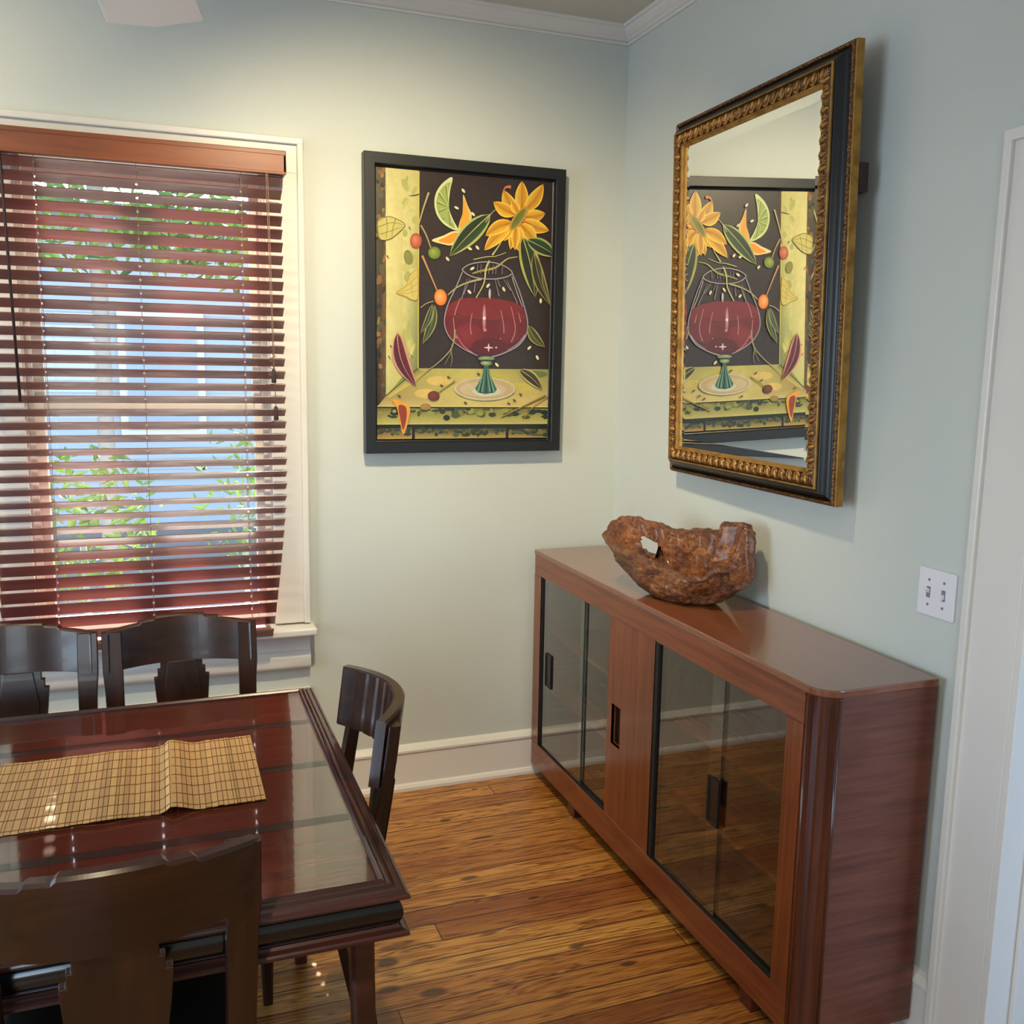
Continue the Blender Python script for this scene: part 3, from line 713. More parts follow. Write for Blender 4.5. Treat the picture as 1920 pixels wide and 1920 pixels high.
# frame: rails & stiles
mb = MB(); mb.box((cabx,cb0,.832),(cabx+.022,cb1+rr+.004,.910)).box((cabx,cb0,cbot),(cabx+.022,cb1+rr+.004,.150)); mb.build('front_rail', M_cab, cab, CO, bevel=.0015)
MB().box((cabx-.0004,cb0,.150),(cabx+.022,-.106,.832)).build('stile', M_cabv, cab, CO)
MB().box((cabx-.0004,-1.642,.150),(cabx+.022,cb1+rr+.004,.832)).build('stile', M_cabv, cab, CO)
# rounded corner post with reeds
pp = arc(cabx+rr, cb1+rr, rr, math.pi, 1.5*math.pi, 12)
mb = MB(); post = [(cabx+rr,cb1+rr)]+pp; mb.prism(post, cbot, .9095, 'z')
for t in (math.pi+.12, 1.5*math.pi-.1):
    mb.tube([(cabx+rr+math.cos(t)*rr, cb1+rr+math.sin(t)*rr, z) for z in (cbot+.002,.905)], .0042, 8)
mb.build('corner_post', M_cabpost, cab, CO)
MB().box((cabx+rr,cb1,cbot),(BK,cb1+.02,.9095)).build('side_panel', M_cabside, cab, CO)
MB().box((cabx+.022,cb0,cbot),(BK,cb0-.02,.9095)).build('side_panel', M_cabside, cab, CO)
MB().box((BK-.008,cb0-.02,cbot),(BK,cb1+.02,.9095)).build('back_panel', M_cabdark, cab, CO)
MB().box((cabx+.022,cb0-.02,cbot),(BK-.008,cb1+.02,.075)).build('bottom_panel', M_cabdark, cab, CO)
for yy in (-.702-.01, -1.006+.01): MB().box((cabx+.03,yy-.008,.075),(BK-.008,yy+.008,.9095)).build('divider', M_cabdark, cab, CO)
for ya, yb_ in ((cb0-.02,-.70),(-1.02,cb1+.02)):
    for zz in (.352, .584): MB().box((-.285,ya,zz-.008),(BK-.008,yb_,zz+.008)).build('shelf', M_cab, cab, CO)
# centre panel with flutes and recess pull
mb = MB(); n = 15; ya, yb_ = -.702, -1.006; pa, pb = -.734, -.798
for k in range(n):
    a = ya+(yb_-ya)*k/n+.0007; b = ya+(yb_-ya)*(k+1)/n+.0007
    segs = [(.150,.832,a,b-.0007)]
    if a > pb and b < pa:
        segs = [(.150,.408,a,b-.0007),(.545,.832,a,b-.0007)]
        if a > pa: segs.append((.408,.545,a,pa))
        if b < pb: segs.append((.408,.545,pb,b))
    for z0, z1, u0, u1 in segs: mb.box((cabx+.002,u0,z0),(cabx+.012,u1,z1))
mb.box((cabx+.003,ya,.150),(cabx+.020,yb_,.408)).box((cabx+.003,ya,.545),(cabx+.020,yb_,.832)).box((cabx+.003,ya,.408),(cabx+.020,pa,.545)).box((cabx+.003,pb,.408),(cabx+.020,yb_,.545))
mb.build('centre_panel', M_cabv, cab, CO)
h = MB(); h.box((cabx+.018,pa+.001,.406),(cabx+.022,pb-.001,.547)); h.build('recess_pull', M_brownplastic, cab, CO)
# sliding glass doors
def gdoor(y0, y1, xg, hy, flip):
    mb = MB(); mb.box((xg,y0,.148),(xg+.004,y1,.834)); g = mb.build('glass_door', M_cabglass, cab, CO)
    if hy is not None:
        mb = MB(); mb.frame((xg,hy,.480),(0,-1,0),(0,0,1),(-1,0,0),.056,.13,[(0,-.001),(0,.006),(.004,.006),(.007,.001)]); mb.box((xg-.002,hy-.025,.417),(xg+.0,hy+.025,.543)); mb.build('finger_pull', M_brownplastic, g, CO)
gdoor(-.104,-.492,cabx+.008,-.186,1)
gdoor(-.448,-.704,cabx+.016,None,1)
gdoor(-1.004,-1.37,cabx+.008,-1.345,1)
gdoor(-1.30,-1.644,cabx+.016,None,1)
mb = MB()
for a, b in ((-.106,-.702),(-1.006,-1.642)):
    mb.box((cabx+.021,a,.830),(cabx+.026,b,.836)).box((cabx+.002,a,.146),(cabx+.026,b,.152)).box((cabx+.001,a,.150),(cabx+.026,a-.006,.832))
mb.box((cabx+.001,-1.008,.150),(cabx+.03,-1.030,.832)); mb.box((cabx+.001,-.106,.150),(cabx+.03,-.114,.832))
mb.build('door_track', M_darkgap, cab, CO)
MB().box((cabx+.0075,-.4915,.150),(cabx+.0125,-.4945,.832)).build('glass_edge', plain('glass_edge_green', C(40,62,54), .1), cab, CO)
for y in (-.418, -1.532):
    for x in (-.345, -.085):
        MB().box((x,y-.026,0),(x+.05,y+.026,cbot+.002)).build('leg', M_cabpost, cab, CO, bevel=.003)

# ------------------------------------------------------------------ root bowl
C0 = Vector((-.21,-.90,ctop)); A = Vector((.45,-.89,0)).normalized(); B = Vector((-.89,-.45,0)).normalized()
# rim ring (s right, t toward room, z) going round
ring = [(-.285,.0,.188),(-.262,.050,.156),(-.19,.085,.136),(-.11,.105,.122),(-.035,.115,.110),(.05,.120,.096),(.125,.115,.092),(.178,.090,.128),(.205,.062,.120),(.196,.045,.066),(.215,.01,.072),(.222,-.03,.100),(.222,-.05,.20),(.20,-.055,.238),(.17,-.07,.240),(.12,-.085,.232),(.058,-.10,.205),(-.0,-.105,.196),(-.086,-.105,.188),(-.15,-.10,.200),(-.19,-.085,.202),(-.24,-.06,.215),(-.275,-.035,.212)]
def closed_cr(P, n):
    out = []; m = len(P)
    for i in range(n):
        f = i*m/n; k = int(f); t = f-k; p = [P[(k+j-1) % m] for j in range(4)]
        out.append(tuple(.5*(2*p[1][a]+(-p[0][a]+p[2][a])*t+(2*p[0][a]-5*p[1][a]+4*p[2][a]-p[3][a])*t*t+(-p[0][a]+3*p[1][a]-3*p[2][a]+p[3][a])*t**3) for a in range(3)))
    return out
NR = 176
rimp = closed_cr(ring, NR)
def bowlpt(s, t, z): return C0 + A*s + B*t + Vector((0,0,z))
def nz(p, f, a): return a*noise.noise(Vector(p)*f)
rows = []; NO = 26; NI = 20
for j in range(NO+1):          # outside, base -> rim
    v = j/NO; row = []
    for i, (s, t, z) in enumerate(rimp):
        ang = math.atan2(t/.105, s/.25); bs, bt = .10*math.cos(ang)+.005, .065*math.sin(ang)
        e = v**.85
        sx, tx = bs+(s-bs)*e, bt+(t-bt)*(1-(1-v)**1.7)
        zz = z*(v**1.15)
        p = bowlpt(sx, tx, zz); k = min(1, v*5)
        d = Vector((A*s+B*t)).normalized()
        p = p + d*(nz(p, 17, .018)+(.5-abs(noise.noise(p*34)))*.010+nz(p, 75, .004))*k + Vector((0,0,nz(p, 40, .008)*k*v))
        if v == 0: p.z = C0.z+.001
        row.append(p)
    rows.append(row)
NL = 6
for j in range(1, NL+1):         # rounded lip
    a = math.pi*j/(NL+1); row = []
    for i, (s, t, z) in enumerate(rimp):
        ang = math.atan2(t/.105, s/.25); w = .016*(1+.5*noise.noise(Vector((math.cos(ang)*2, math.sin(ang)*2, 5))))
        q = rows[NO][i]; d = (A*math.cos(ang)+B*math.sin(ang))
        row.append(q - d*w*(1-math.cos(a)) + Vector((0,0,w*.75*math.sin(a))) + Vector((nz(q,55,.003), nz(q,58,.003), nz(q,52,.005)*math.sin(a))))
    rows.append(row)
lipw = [(rows[NO][i]-rows[-1][i]) for i in range(NR)]
for j in range(1, NI+1):         # inside, lip -> bottom
    v = 1-j/NI; row = []
    for i, (s, t, z) in enumerate(rimp):
        e = rows[NO+NL][i]; fl = bowlpt(.01, -.01, .022)
        h = fl + (e-fl)*Vector((1,1,1)).x*(v**.55); zz = fl.z+(e.z-fl.z)*v**1.5
        p = Vector((h.x, h.y, zz)); k = math.sin(math.pi*min(1, v*1.02))
        row.append(p + Vector((nz(p, 26, .011), nz(p, 29, .011), nz(p, 34, .012)))*k)
    rows.append(row)
me_rows = rows; fs = []; nu = NR; nv = len(rows)
def ridx(s_, t_): return min(range(NR), key=lambda i: (rimp[i][0]-s_)**2+(rimp[i][1]-t_)**2)
hole_c = ridx(-.20,-.085)
def in_hole(i, j):
    di = (i-hole_c+NR//2) % NR-NR//2
    vo = j/NO if j <= NO else (1-(j-NO-NL)/NI if j >= NO+NL else 1.)
    return (di/8.)**2+((vo-.70)/.14)**2 < 1
holes_out = set(); holes_in = set()
vs = [p for r in rows for p in r]
for j in range(nv-1):
    for i in range(nu):
        if in_hole(i, j): (holes_out if j < NO else holes_in).add((i, j)); continue
        fs.append((j*nu+i, j*nu+(i+1) % nu, (j+1)*nu+(i+1) % nu, (j+1)*nu+i))
# tunnel wall of the hole: join boundary loops
def boundary(cells):
    e = {}
    for i, j in cells:
        c = [(i, j), ((i+1) % nu, j), ((i+1) % nu, j+1), (i, j+1)]
        for k in range(4):
            a, b = c[k], c[(k+1) % 4]
            if (b, a) in e: del e[(b, a)]
            else: e[(a, b)] = 1
    nxt = {a: b for a, b in e}; st = next(iter(nxt)); lp = [st]
    while nxt[lp[-1]] != st: lp.append(nxt[lp[-1]])
    return lp
if holes_out and holes_in:
    L1 = [j*nu+i for i, j in boundary(holes_out)]; L2 = [j*nu+i for i, j in boundary(holes_in)]
    used = 0
    for k in range(len(L1)):
        a, b = L1[k], L1[(k+1) % len(L1)]
        na = min(L2, key=lambda q: (vs[q]-vs[a]).length); nb = min(L2, key=lambda q: (vs[q]-vs[b]).length)
        fs.append((a, b, nb, na) if na != nb else (a, b, na))
mb = MB(); mb.add(vs, fs, smooth=True); n0 = 0
mb.f.append(tuple(range(nu))); mb.c.append(None); mb.sm.append(False)
mb.f.append(tuple((nv-1)*nu+i for i in range(nu))); mb.c.append(None); mb.sm.append(True)
tone = [min(1, max(0, 1-abs((k//nu)-NO-NL/2)/6.))*.8+(.35 if (k//nu) < NO and rimp[k % nu][0] < -.12 else 0) for k in range(len(vs))]
bowl = mb.build('root_bowl', M_root, None, (C0.x,C0.y,ctop)); bowl.location = (C0.x,C0.y,ctop)
ta = bowl.data.attributes.new('Bark', 'FLOAT', 'POINT')
for k, x_ in enumerate(tone): ta.data[k].value = x_
tag(bowl, 'gnarled brown root wood bowl with an irregular rim standing on the cabinet', 'bowl')

# ------------------------------------------------------------------ dining table
tx1, ty0, ty1 = -1.345, -1.970, -.884; tx0 = -3.25
TO = ((tx0+tx1)/2, (ty0+ty1)/2, 0)
tab = thing('dining_table', 'dark mahogany dining table with a glass top and black rounded apron', 'table', TO)
cxt, cyt = TO[0], TO[1]; tw, th_ = tx1-tx0, ty1-ty0
prof = [(.045,.748),(.045,.762),(.041,.766),(.037,.764),(.034,.760),(.030,.763),(.026,.7625),(.022,.757),(.020,.759),(.012,.758),(.008,.753),(.006,.754),(.001,.752),(.0,.749),(.0,.746),(.003,.743),(.006,.744),(.009,.741),(.02,.740),(.05,.740)]
MB().frame((cxt,cyt,0),(1,0,0),(0,1,0),(0,0,1),tw,th_,prof).build('edge_moulding', M_tedge, tab, TO)
MB().box((tx0+.04,ty0+.04,.735),(tx1-.04,ty1-.04,.7555)).build('wood_top', M_table, tab, TO)
mb = MB()
for yb_ in (-1.141, -1.402, -1.668): mb.box((tx0+.046,yb_-.014,.755),(tx1-.046,yb_+.014,.7561))
mb.build('inlay_band', plain('dark_inlay', C(34,20,18), .35), tab, TO)
MB().box((tx0+.0455,ty0+.0455,.7566),(tx1-.0455,ty1-.0455,.7615)).build('glass_top', M_tglass, tab, TO)
# black half-round apron
pr = [(.034,.741)]+[(.032-.022*math.sin(a)**.7, .7165+.0240*math.cos(a)) for a in [math.pi*i/14 for i in range(15)]]+[(.036,.692)]
MB().frame((cxt,cyt,0),(1,0,0),(0,1,0),(0,0,1),tw,th_,pr,smooth=True).build('black_apron', M_black, tab, TO)
pr = [(.05,.700),(.032,.700),(.026,.696),(.023,.691),(.018,.692),(.014,.688),(.012,.689),(.004,.686),(.001,.683),(.001,.678),(.005,.675),(.007,.676),(.012,.671),(.02,.669),(.05,.667)]
MB().frame((cxt,cyt,0),(1,0,0),(0,1,0),(0,0,1),tw,th_,pr).build('lower_moulding', M_tedge, tab, TO)
MB().box((tx0+.045,ty0+.045,.668),(tx1-.045,ty1-.045,.737)).build('under_frame', M_chair, tab, TO)
for sx, sy in ((1,-1),(1,1),(-1,-1),(-1,1)):
    X = cxt+sx*(tw/2-.068); Y = cyt+sy*(th_/2-.09); mb = MB(); rows = []
    for z, w, dx in ((.68,.021,0),(.45,.0195,.004),(.15,.017,.010),(0,.016,.012)):
        q = [(-w,-w*.7),(-w*.7,-w),(w*.7,-w),(w,-w*.7),(w,w*.7),(w*.7,w),(-w*.7,w),(-w,w*.7)]
        rows.append([(X+sx*dx+a, Y+sy*dx*.4+b, z) for a, b in q])
    mb.grid(rows, closed_u=True, smooth=False, cap=True); mb.build('leg', M_tedge, tab, TO)

# ------------------------------------------------------------------ bamboo runner
mb = MB(); random.seed(21)
def run_z(x):
    z = .7625+.0012
    z += .0016*math.sin(x*23)+.0008*math.sin(x*61)
    d = (x+1.716)/.022
    z += .013*math.exp(-(d*1.9)**2) if d < 0 else .013*math.exp(-(d/1.6)**2)
    return max(z, .7632)
x = -1.539; k = 0
while x > -2.62:
    w = random.choice([.006,.009,.011,.0125,.010])
    ja = random.uniform(-.0015,.0015)+.004*math.sin(x*9); jb = random.uniform(-.0015,.0015)
    tone = random.uniform(.74,1.12); base = C(222,176,116); col = (base[0]*tone, base[1]*tone*random.uniform(.96,1.03), base[2]*tone)
    ya, yb_ = -1.555+ja-.01*((-1.539-x)/1.1), -1.213+jb-.006*((-1.539-x)/1.1)
    n = 12; rows = []
    for side in range(2):
        xx = x-side*(w-.0011)
        z = run_z(xx)
        rows.append([(xx, ya+(yb_-ya)*i/n, z+.0011) for i in range(n+1)]+[(xx, ya+(yb_-ya)*i/n, z-.0006) for i in range(n, -1, -1)])
    mb.grid(rows, closed_u=True, smooth=False, col=col, cap=True)
    x -= w; k += 1
dark = C(104,58,26)
for t in range(8):
    y0 = -1.543+t*.0455
    pts = [(-1.541-j*.012, y0+.0008*math.sin(j*2.1)-.009*(j*.012/1.1), run_z(-1.541-j*.012)+.0016) for j in range(90)]
    mb.tube(pts, .0009, 4, col=(dark[0], dark[1], dark[2]))
rn = mb.build('table_runner', M_bam, None, (-2.08,-1.385,.7615)); rn.location = (-2.08,-1.385,.7615)
tag(rn, 'tan bamboo stick runner with a raised fold lying along the dining table', 'table runner')

# ------------------------------------------------------------------ chairs
def make_chair(label, fluted=False, plateau=True, HT=.906, hw=.193, sag=.060, rh=.107):
    t = thing('dining_chair', label, 'chair', group='dark dining chairs around the table')
    def ay(x): u = x/hw; return -sag*(1-u*u)          # arc, bulging backward (-y)
    def ztop(x):
        u = abs(x/hw)
        z = HT + (.004 if fluted else .010)*(1-u*u)
        if plateau:
            z += .012 if u < .36 else (.006 if u < .56 else 0)
        return z
    # rail
    zb = HT-rh; n = 60; rows = []; th = .027
    for i in range(n+1):
        x = -hw+2*hw*i/n; y = ay(x); zt = ztop(x); sl = 2*sag*x/hw/hw; l = math.hypot(1, sl); nx, ny = -sl/l, 1/l
        f = 0
        if fluted and i % 6 == 0: f = .0035
        rows.append([(x+nx*(th/2-f), y+ny*(th/2-f), zb), (x+nx*(th/2-f), y+ny*(th/2-f), zt-.004), (x+nx*(th/2-.004), y+ny*(th/2-.004), zt), (x-nx*(th/2-.005), y-ny*(th/2-.005), zt), (x-nx*th/2, y-ny*th/2, zt-.005), (x-nx*th/2, y-ny*th/2, zb)])
        rows[-1] = [(a, b+(HT-c)*.125, c) for a, b, c in rows[-1]]
    mb = MB(); mb.grid(rows, closed_u=True, smooth=False, cap=True); mb.build('top_rail', M_chairx, t)
    # posts running down into the rear legs
    for s in (-1, 1):
        mb = MB(); rows = []
        ptop = HT-.012 if fluted else HT-.002; back = .030 if fluted else .004
        for z, y, w, d, dx in ((ptop,(HT-ptop)*.125,.025,.0125,0),(.80,.0135,.0255,.013,-.001),(.75,.0195,.0235,.013,-.003),(.60,.038,.022,.015,-.006),(.46,.052,.021,.018,-.008),(.40,.054,.021,.018,-.009),(.2,.026,.018,.016,-.007),(.012,-.01,.014,.013,-.004)):
            xc = s*(hw-.020+dx+.004); q = [(-w,-d*.8),(-w*.92,-d),(w*.92,-d),(w,-d*.8),(w,d*.8),(w*.92,d),(-w*.92,d),(-w,d*.8)]
            rows.append([(xc+a, y+b-(back if z > .7 else .004+(back-.004)*max(0, (z-.4)/.3)), z) for a, b in q])
        mb.grid(rows, closed_u=True, smooth=False, cap=True); p = mb.build('back_post', M_chair, t)
        MB().lathe([(.012,.012),(.013,.003),(.011,0)], (s*(hw-.020),-.014,0), 14).build('glide', M_pale, p)
    # splat, stepped outline
    zt = zb+.002
    pts = [(.056,zt),(.056,zt-.024),(.064,zt-.024),(.064,zt-.046),(.074,zt-.046),(.070,zt-.10),(.046,.475)]
    for k, (d0, d1, sc) in enumerate(((-.009,.009,1.),)):
        out = [(x, z) for x, z in pts]+[(-x, z) for x, z in reversed(pts)]
        mb = MB(); mb.prism(out, d0-sag+.004, d1-sag+.004, 'y')
        for i, (x, y, z) in enumerate(mb.v): mb.v[i] = (x, y+(HT-z)*.125, z)
        sp = mb.build('splat', M_chair, t, bevel=.002)
        mb = MB(); mb.prism([(.036,zt-.002),(.050,zt-.09),(.028,.48),(-.028,.48),(-.050,zt-.09),(-.036,zt-.002)], d1-sag+.003, d1-sag+.008, 'y')
        for i, (x, y, z) in enumerate(mb.v): mb.v[i] = (x, y+(HT-z)*.125, z)
        mb.build('splat_panel', M_chair, sp, bevel=.002)
    # seat
    def rrect(x0, y0, x1, y1, r, n=6):
        return arc(x1-r,y1-r,r,0,math.pi/2,n)+arc(x0+r,y1-r,r,math.pi/2,math.pi,n)+arc(x0+r,y0+r,r,math.pi,1.5*math.pi,n)+arc(x1-r,y0+r,r,1.5*math.pi,2*math.pi,n)
    base = rrect(-.203,.004,.203,.43,.06); cx, cy = 0, .215; rows = []
    for z, sc in ((.452,.985),(.458,1.),(.476,1.),(.488,.965),(.495,.86),(.498,.6),(.499,.2)):
        rows.append([(cx+(x-cx)*sc, cy+(y-cy)*sc, z) for x, y in base])
    mb = MB(); mb.grid(rows, closed_u=True, cap=True); mb.build('seat', M_seat, t)
    mb = MB(); mb.prism(rrect(-.195,.010,.195,.42,.05), .424, .452, 'z'); mb.build('seat_frame', M_chair, t, bevel=.003)
    for s in (-1, 1):
        mb = MB(); rows = []
        for z, w in ((.425,.020),(.2,.017),(0.,.012)): rows.append([(s*.166+a*w, .408+b*w, z) for a, b in ((-1,-.6),(-.6,-1),(.6,-1),(1,-.6),(1,.6),(.6,1),(-.6,1),(-1,.6))])
        mb.grid(rows, closed_u=True, smooth=False, cap=True); mb.build('leg', M_chair, t)
    return t
def dup(root, label):
    r = root.copy(); COL.objects.link(r); r['label'] = label
    for ch in list(root.children):
        c = ch.copy(); COL.objects.link(c); c.parent = r
        for g in ch.children:
            d = g.copy(); COL.objects.link(d); d.parent = c
    return r
ch4 = make_chair('dark brown wooden chair seen from behind at the near side of the table')
ch4.location = (-1.794,-2.029,0); ch4.rotation_euler = (0,0,R(2.2)); 
ch2 = dup(ch4, 'dark glossy chair under the window, nearer the picture, facing the room'); ch2.location = (-1.678,-.712,0); ch2.rotation_euler = (0,0,R(181))
ch1 = dup(ch4, 'dark glossy chair under the window at the left edge, partly cut off'); ch1.location = (-2.092,-.700,0); ch1.rotation_euler = (0,0,R(179))
ch3 = make_chair('dark chair with a fluted curved back rail at the end of the table', True, False, .906, .193, .078, .142)
ch3.location = (-1.308,-1.381,0); ch3.rotation_euler = (0,0,R(90))

ch4.scale = (1.022,1.022,1.022); ch4.location.x = -1.798
# ------------------------------------------------------------------ ceiling fan
FH = Vector((-1.775,-2.235,0)); FO = (FH.x, FH.y, H)
fan = thing('ceiling_fan', 'white ceiling fan, one pale blade tip showing at the top left', 'ceiling fan', FO)
MB().lathe([(.07,H),(.07,H-.03),(.03,H-.07),(.012,H-.075)], (FH.x,FH.y,0), 28).build('canopy', M_fan, fan, FO)
MB().lathe([(.012,H-.07),(.012,2.36)], (FH.x,FH.y,0), 12).build('down_rod', M_fan, fan, FO)
MB().lathe([(.02,2.37),(.08,2.36),(.12,2.34),(.125,2.24),(.10,2.20),(.06,2.19)], (FH.x,FH.y,0), 36).build('motor_housing', M_fan, fan, FO)
for k in range(5):
    ang = R(82.5)+k*2*math.pi/5; d = Vector((math.cos(ang), math.sin(ang), 0)); s = Vector((-d.y, d.x, 0))
    mb = MB(); L = .67; q = [(.16,.05),(.30,.066),(.50,.072),(L-.03,.078),(L-.022,.072),(L,.004),(L-.022,-.072),(L-.03,-.078),(.50,-.072),(.30,-.066),(.16,-.05)]
    z0 = 2.195
    mb.add([FH+d*a+s*b+Vector((0,0,z0-b*.12)) for a, b in q]+[FH+d*a+s*b+Vector((0,0,z0+.008-b*.12)) for a, b in q],
       [tuple(range(11)), tuple(reversed(range(11,22)))]+[(i, i+11, (i+1) % 11+11, (i+1) % 11) for i in range(11)])
    b = mb.build('blade', M_fan, fan, FO, bevel=.002)
    mb = MB(); mb.add([FH+d*a+s*c+Vector((0,0,z)) for a in (.08,.22) for c in (-.018,.018) for z in (z0+.008,z0+.03)], [(0,1,3,2),(4,5,7,6),(0,1,5,4),(2,3,7,6),(0,2,6,4),(1,3,7,5)])
    mb.build('blade_arm', M_fan, b, FO)

# ------------------------------------------------------------------ outside
M_leaf = N('leaves'); n = M_leaf.noise(M_leaf.obj(), 2.5, 3); M_leaf.p(Base_Color=M_leaf.ramp(n, [(.35, C(60,92,40)), (.65, C(132,160,72))]), Roughness=.5, Transmission_Weight=0.); M_leaf = M_leaf.m
M_siding = plain('pale_blue_siding', C(178,192,206), .6)
M_bark = plain('bark', C(140,142,146), .9)
g = MB().box((-12,.16,-.75),(10,14,-.6)).build('ground_outside', plain('pale_path', C(150,142,132), .9)); struct(g)
hs = thing('neighbour_house', 'pale blue clapboard house seen through the blind slats', 'house', (-3,10.5,-.6))
mb = MB()
for k in range(26):
    z = -.6+k*.15; mb.add([(-9,10.5,z),(4,10.5,z),(4,10.52,z+.15),(-9,10.52,z+.15)], [(0,1,2,3)]); mb.add([(-9,10.5,z),(4,10.5,z),(4,10.53,z),(-9,10.53,z)], [(0,1,2,3)])
mb.box((-9,10.53,-.6),(4,13.9,3.4)); mb.build('wall', M_siding, hs, (-3,10.5,-.6))
for x in (-4.6,-2.2):
    mb = MB(); mb.box((x,10.44,.6),(x+1.1,10.5,2.3)); f = mb.build('window_surround', M_white, hs, (-3,10.5,-.6))
    MB().box((x+.1,10.42,.7),(x+1.,10.445,2.2)).build('window_pane', plain('far_glass', C(150,172,196), .2), f, (-3,10.5,-.6))
mb = MB(); mb.prism([(-9.3,3.4),(4.3,3.4),(4.3,3.6),(-9.3,3.6)], 10.0, 14.4, 'y'); mb.build('roof', plain('roof_grey', C(120,124,130), .8), hs, (-3,10.5,-.6))
def leaves(cx, cy, cz, rx, ry, rz, n, size, seed):
    random.seed(seed); mb = MB()
    for k in range(n):
        while True:
            p = Vector((random.uniform(-1,1), random.uniform(-1,1), random.uniform(-1,1)))
            if p.length < 1: break
        c = Vector((cx+p.x*rx, cy+p.y*ry, cz+p.z*rz)); a = Vector((random.gauss(0,1), random.gauss(0,1), random.gauss(0,1))).normalized(); b = a.orthogonal().normalized()
        l = size*random.uniform(.6,1.3); w = l*.35; cc = a.cross(b).normalized()*l*.06
        mb.add([c-a*l*.5, c+b*w*.5+cc, c+a*l*.5, c-b*w*.5+cc], [(0,1,2),(0,2,3)])
    return mb
def plant(name, label, cat, loc, blobs, n, size, seed, trunk):
    t = thing(name, label, cat, loc)
    mb = MB()
    for i, (bx, by, bz, rx, ry, rz) in enumerate(blobs):
        q = leaves(bx, by, bz, rx, ry, rz, n, size, seed+i); mb.add(q.v, q.f)
    o = mb.build('foliage', M_leaf, t, loc)
    mb = MB(); mb.tube(trunk[0], trunk[1], 10); mb.build('trunk', M_bark, t, loc)
plant('garden_tree', 'leafy green tree outside, showing high between the blind slats, trunk and added upper clumps blocking sun', 'tree', (-2.12,5.0,-.6), [(-2.2,5.0,2.75,1.3,.9,.45),(-.9,5.1,2.7,1.,.9,.5),(-2.43,5,5.78,.26,.2,.22),(-1.8,5,5.5,.28,.2,.40)], 520, .2, 1, ([(-2.13,5,-.6),(-2.125,5,1.2),(-2.12,5,4.),(-2.13,5,7.2)], [.07,.065,.06,.055]))  # tall trunk and two upper unseen leaf clumps added to block sun rays
plant('garden_shrub', 'low green shrub outside, behind the lower left slats', 'shrub', (-2.2,3.4,-.6), [(-2.25,3.4,.55,.55,.4,.55)], 420, .12, 5, ([(-2.2,3.4,-.6),(-2.22,3.4,.4)], [.03,.02]))
plant('garden_bush', 'taller loose bush outside, behind the lower right slats', 'shrub', (-1.2,3.0,-.6), [(-1.2,3.0,.75,.35,.3,.5),(-1.0,3.0,1.0,.22,.25,.3)], 160, .10, 9, ([(-1.2,3,-.6),(-1.2,3,.8)], [.03,.015]))

# ------------------------------------------------------------------ lights
def area(name, loc, rot, size, power, col, sy=None, spread=180):
    l = bpy.data.lights.new(name, 'AREA'); l.energy = power; l.color = col; l.size = size; l.spread = R(spread)
    if sy: l.shape = 'RECTANGLE'; l.size_y = sy
    o = bpy.data.objects.new(name, l); COL.objects.link(o); o.location = loc; o.rotation_euler = rot; return o
def spot(name, loc, power, col, ang=110, blend=.6, rad=.045, rot=(0,0,0)):
    l = bpy.data.lights.new(name, 'SPOT'); l.energy = power; l.color = col; l.spot_size = R(ang); l.spot_blend = blend; l.shadow_soft_size = rad
    o = bpy.data.objects.new(name, l); COL.objects.link(o); o.location = loc; o.rotation_euler = rot; return o
WARM = (1.,.83,.53)
def aim(p, q): return (Vector(q)-Vector(p)).to_track_quat('-Z','Y').to_euler()
spot('downlight_or_fill_lamp', (-1.25,-1.5,2.86), 192, WARM, 101, 1., .045, aim((-1.25,-1.5,2.86),(-.80,0,1.1)))
spot('downlight_or_fill_lamp', (-2.65,-1.1,2.86), 56, WARM, 110, 1., .045, aim((-2.65,-1.1,2.86),(-2.4,0,1.7)))
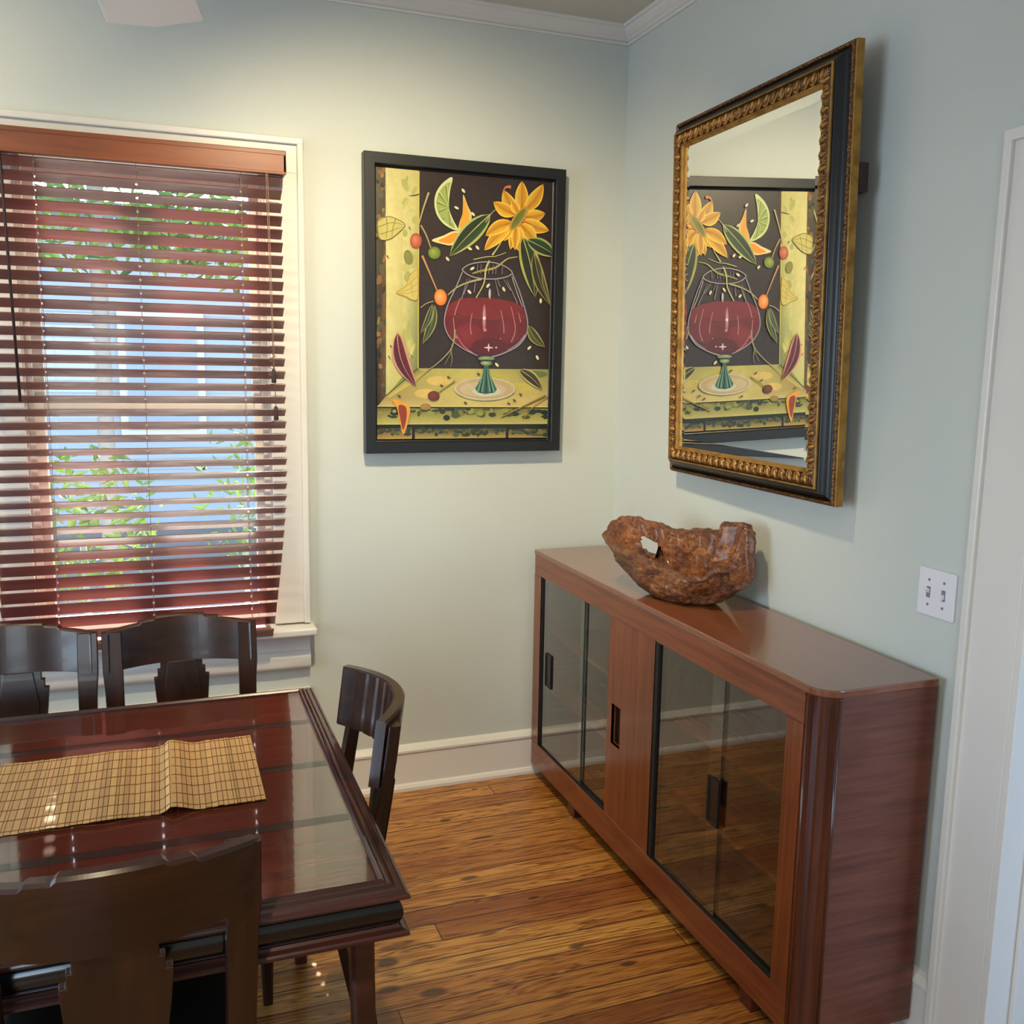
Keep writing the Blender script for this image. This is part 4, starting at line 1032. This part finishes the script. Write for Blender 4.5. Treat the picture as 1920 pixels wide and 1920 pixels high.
spot('downlight_or_fill_lamp', (-2.0,-3.3,2.86), 85, WARM, 150, .8)  # unseen fill lamp above the camera, added to raise the ambient light
# daylight entering by the left windows, the windows behind, and the doorway
area('daylight_left', (XL-.02,-2.3,1.5), (0,R(-90),0), 1.6, 70, (.56,.74,1.), 1.8)
area('daylight_rear', (-2.9,YF-.02,1.5), (R(90),0,0), 1.4, 24, (.62,.78,1.), 1.6)
area('daylight_door', (1.2,-4.45,1.4), (R(90),0,0), 1.5, 60, (.42,.64,1.), 1.9)
sun = bpy.data.lights.new('sun', 'SUN'); sun.energy = 45.; sun.angle = R(.53); sun.color = (1.,.93,.82)
so = bpy.data.objects.new('sun', sun); COL.objects.link(so); so.location = (0,6,6)
so.rotation_euler = Vector((.074,-1.,-.83)).to_track_quat('-Z', 'Y').to_euler()
w = bpy.data.worlds.new('sky'); S.world = w; w.use_nodes = True; nt = w.node_tree; bg = nt.nodes['Background']
sk = nt.nodes.new('ShaderNodeTexSky'); sk.sky_type = 'NISHITA'; sk.sun_disc = False; sk.sun_elevation = R(40); sk.sun_rotation = R(0)
nt.links.new(sk.outputs[0], bg.inputs[0]); bg.inputs[1].default_value = .7

# ------------------------------------------------------------------ camera
cam = bpy.data.cameras.new('camera'); co = bpy.data.objects.new('camera', cam); COL.objects.link(co); S.camera = co
yaw, pit, rol, f = -.3577, -.1523, .017, 1770.6
F = Vector((-math.sin(yaw)*math.cos(pit), math.cos(yaw)*math.cos(pit), math.sin(pit)))
R0 = F.cross(Vector((0,0,1))).normalized(); U0 = R0.cross(F)
Rv = R0*math.cos(rol)+U0*math.sin(rol); Uv = -R0*math.sin(rol)+U0*math.cos(rol)
co.matrix_world = Matrix(((Rv.x,Uv.x,-F.x,-1.7105),(Rv.y,Uv.y,-F.y,-3.4015),(Rv.z,Uv.z,-F.z,1.6301),(0,0,0,1)))
cam.sensor_width = 36; cam.lens = 36*f/1920; cam.clip_start = .05
S.view_settings.view_transform = 'Standard'; S.view_settings.look = 'None'; S.view_settings.gamma = 1; S.view_settings.use_curve_mapping = False
S.view_settings.exposure = 0.
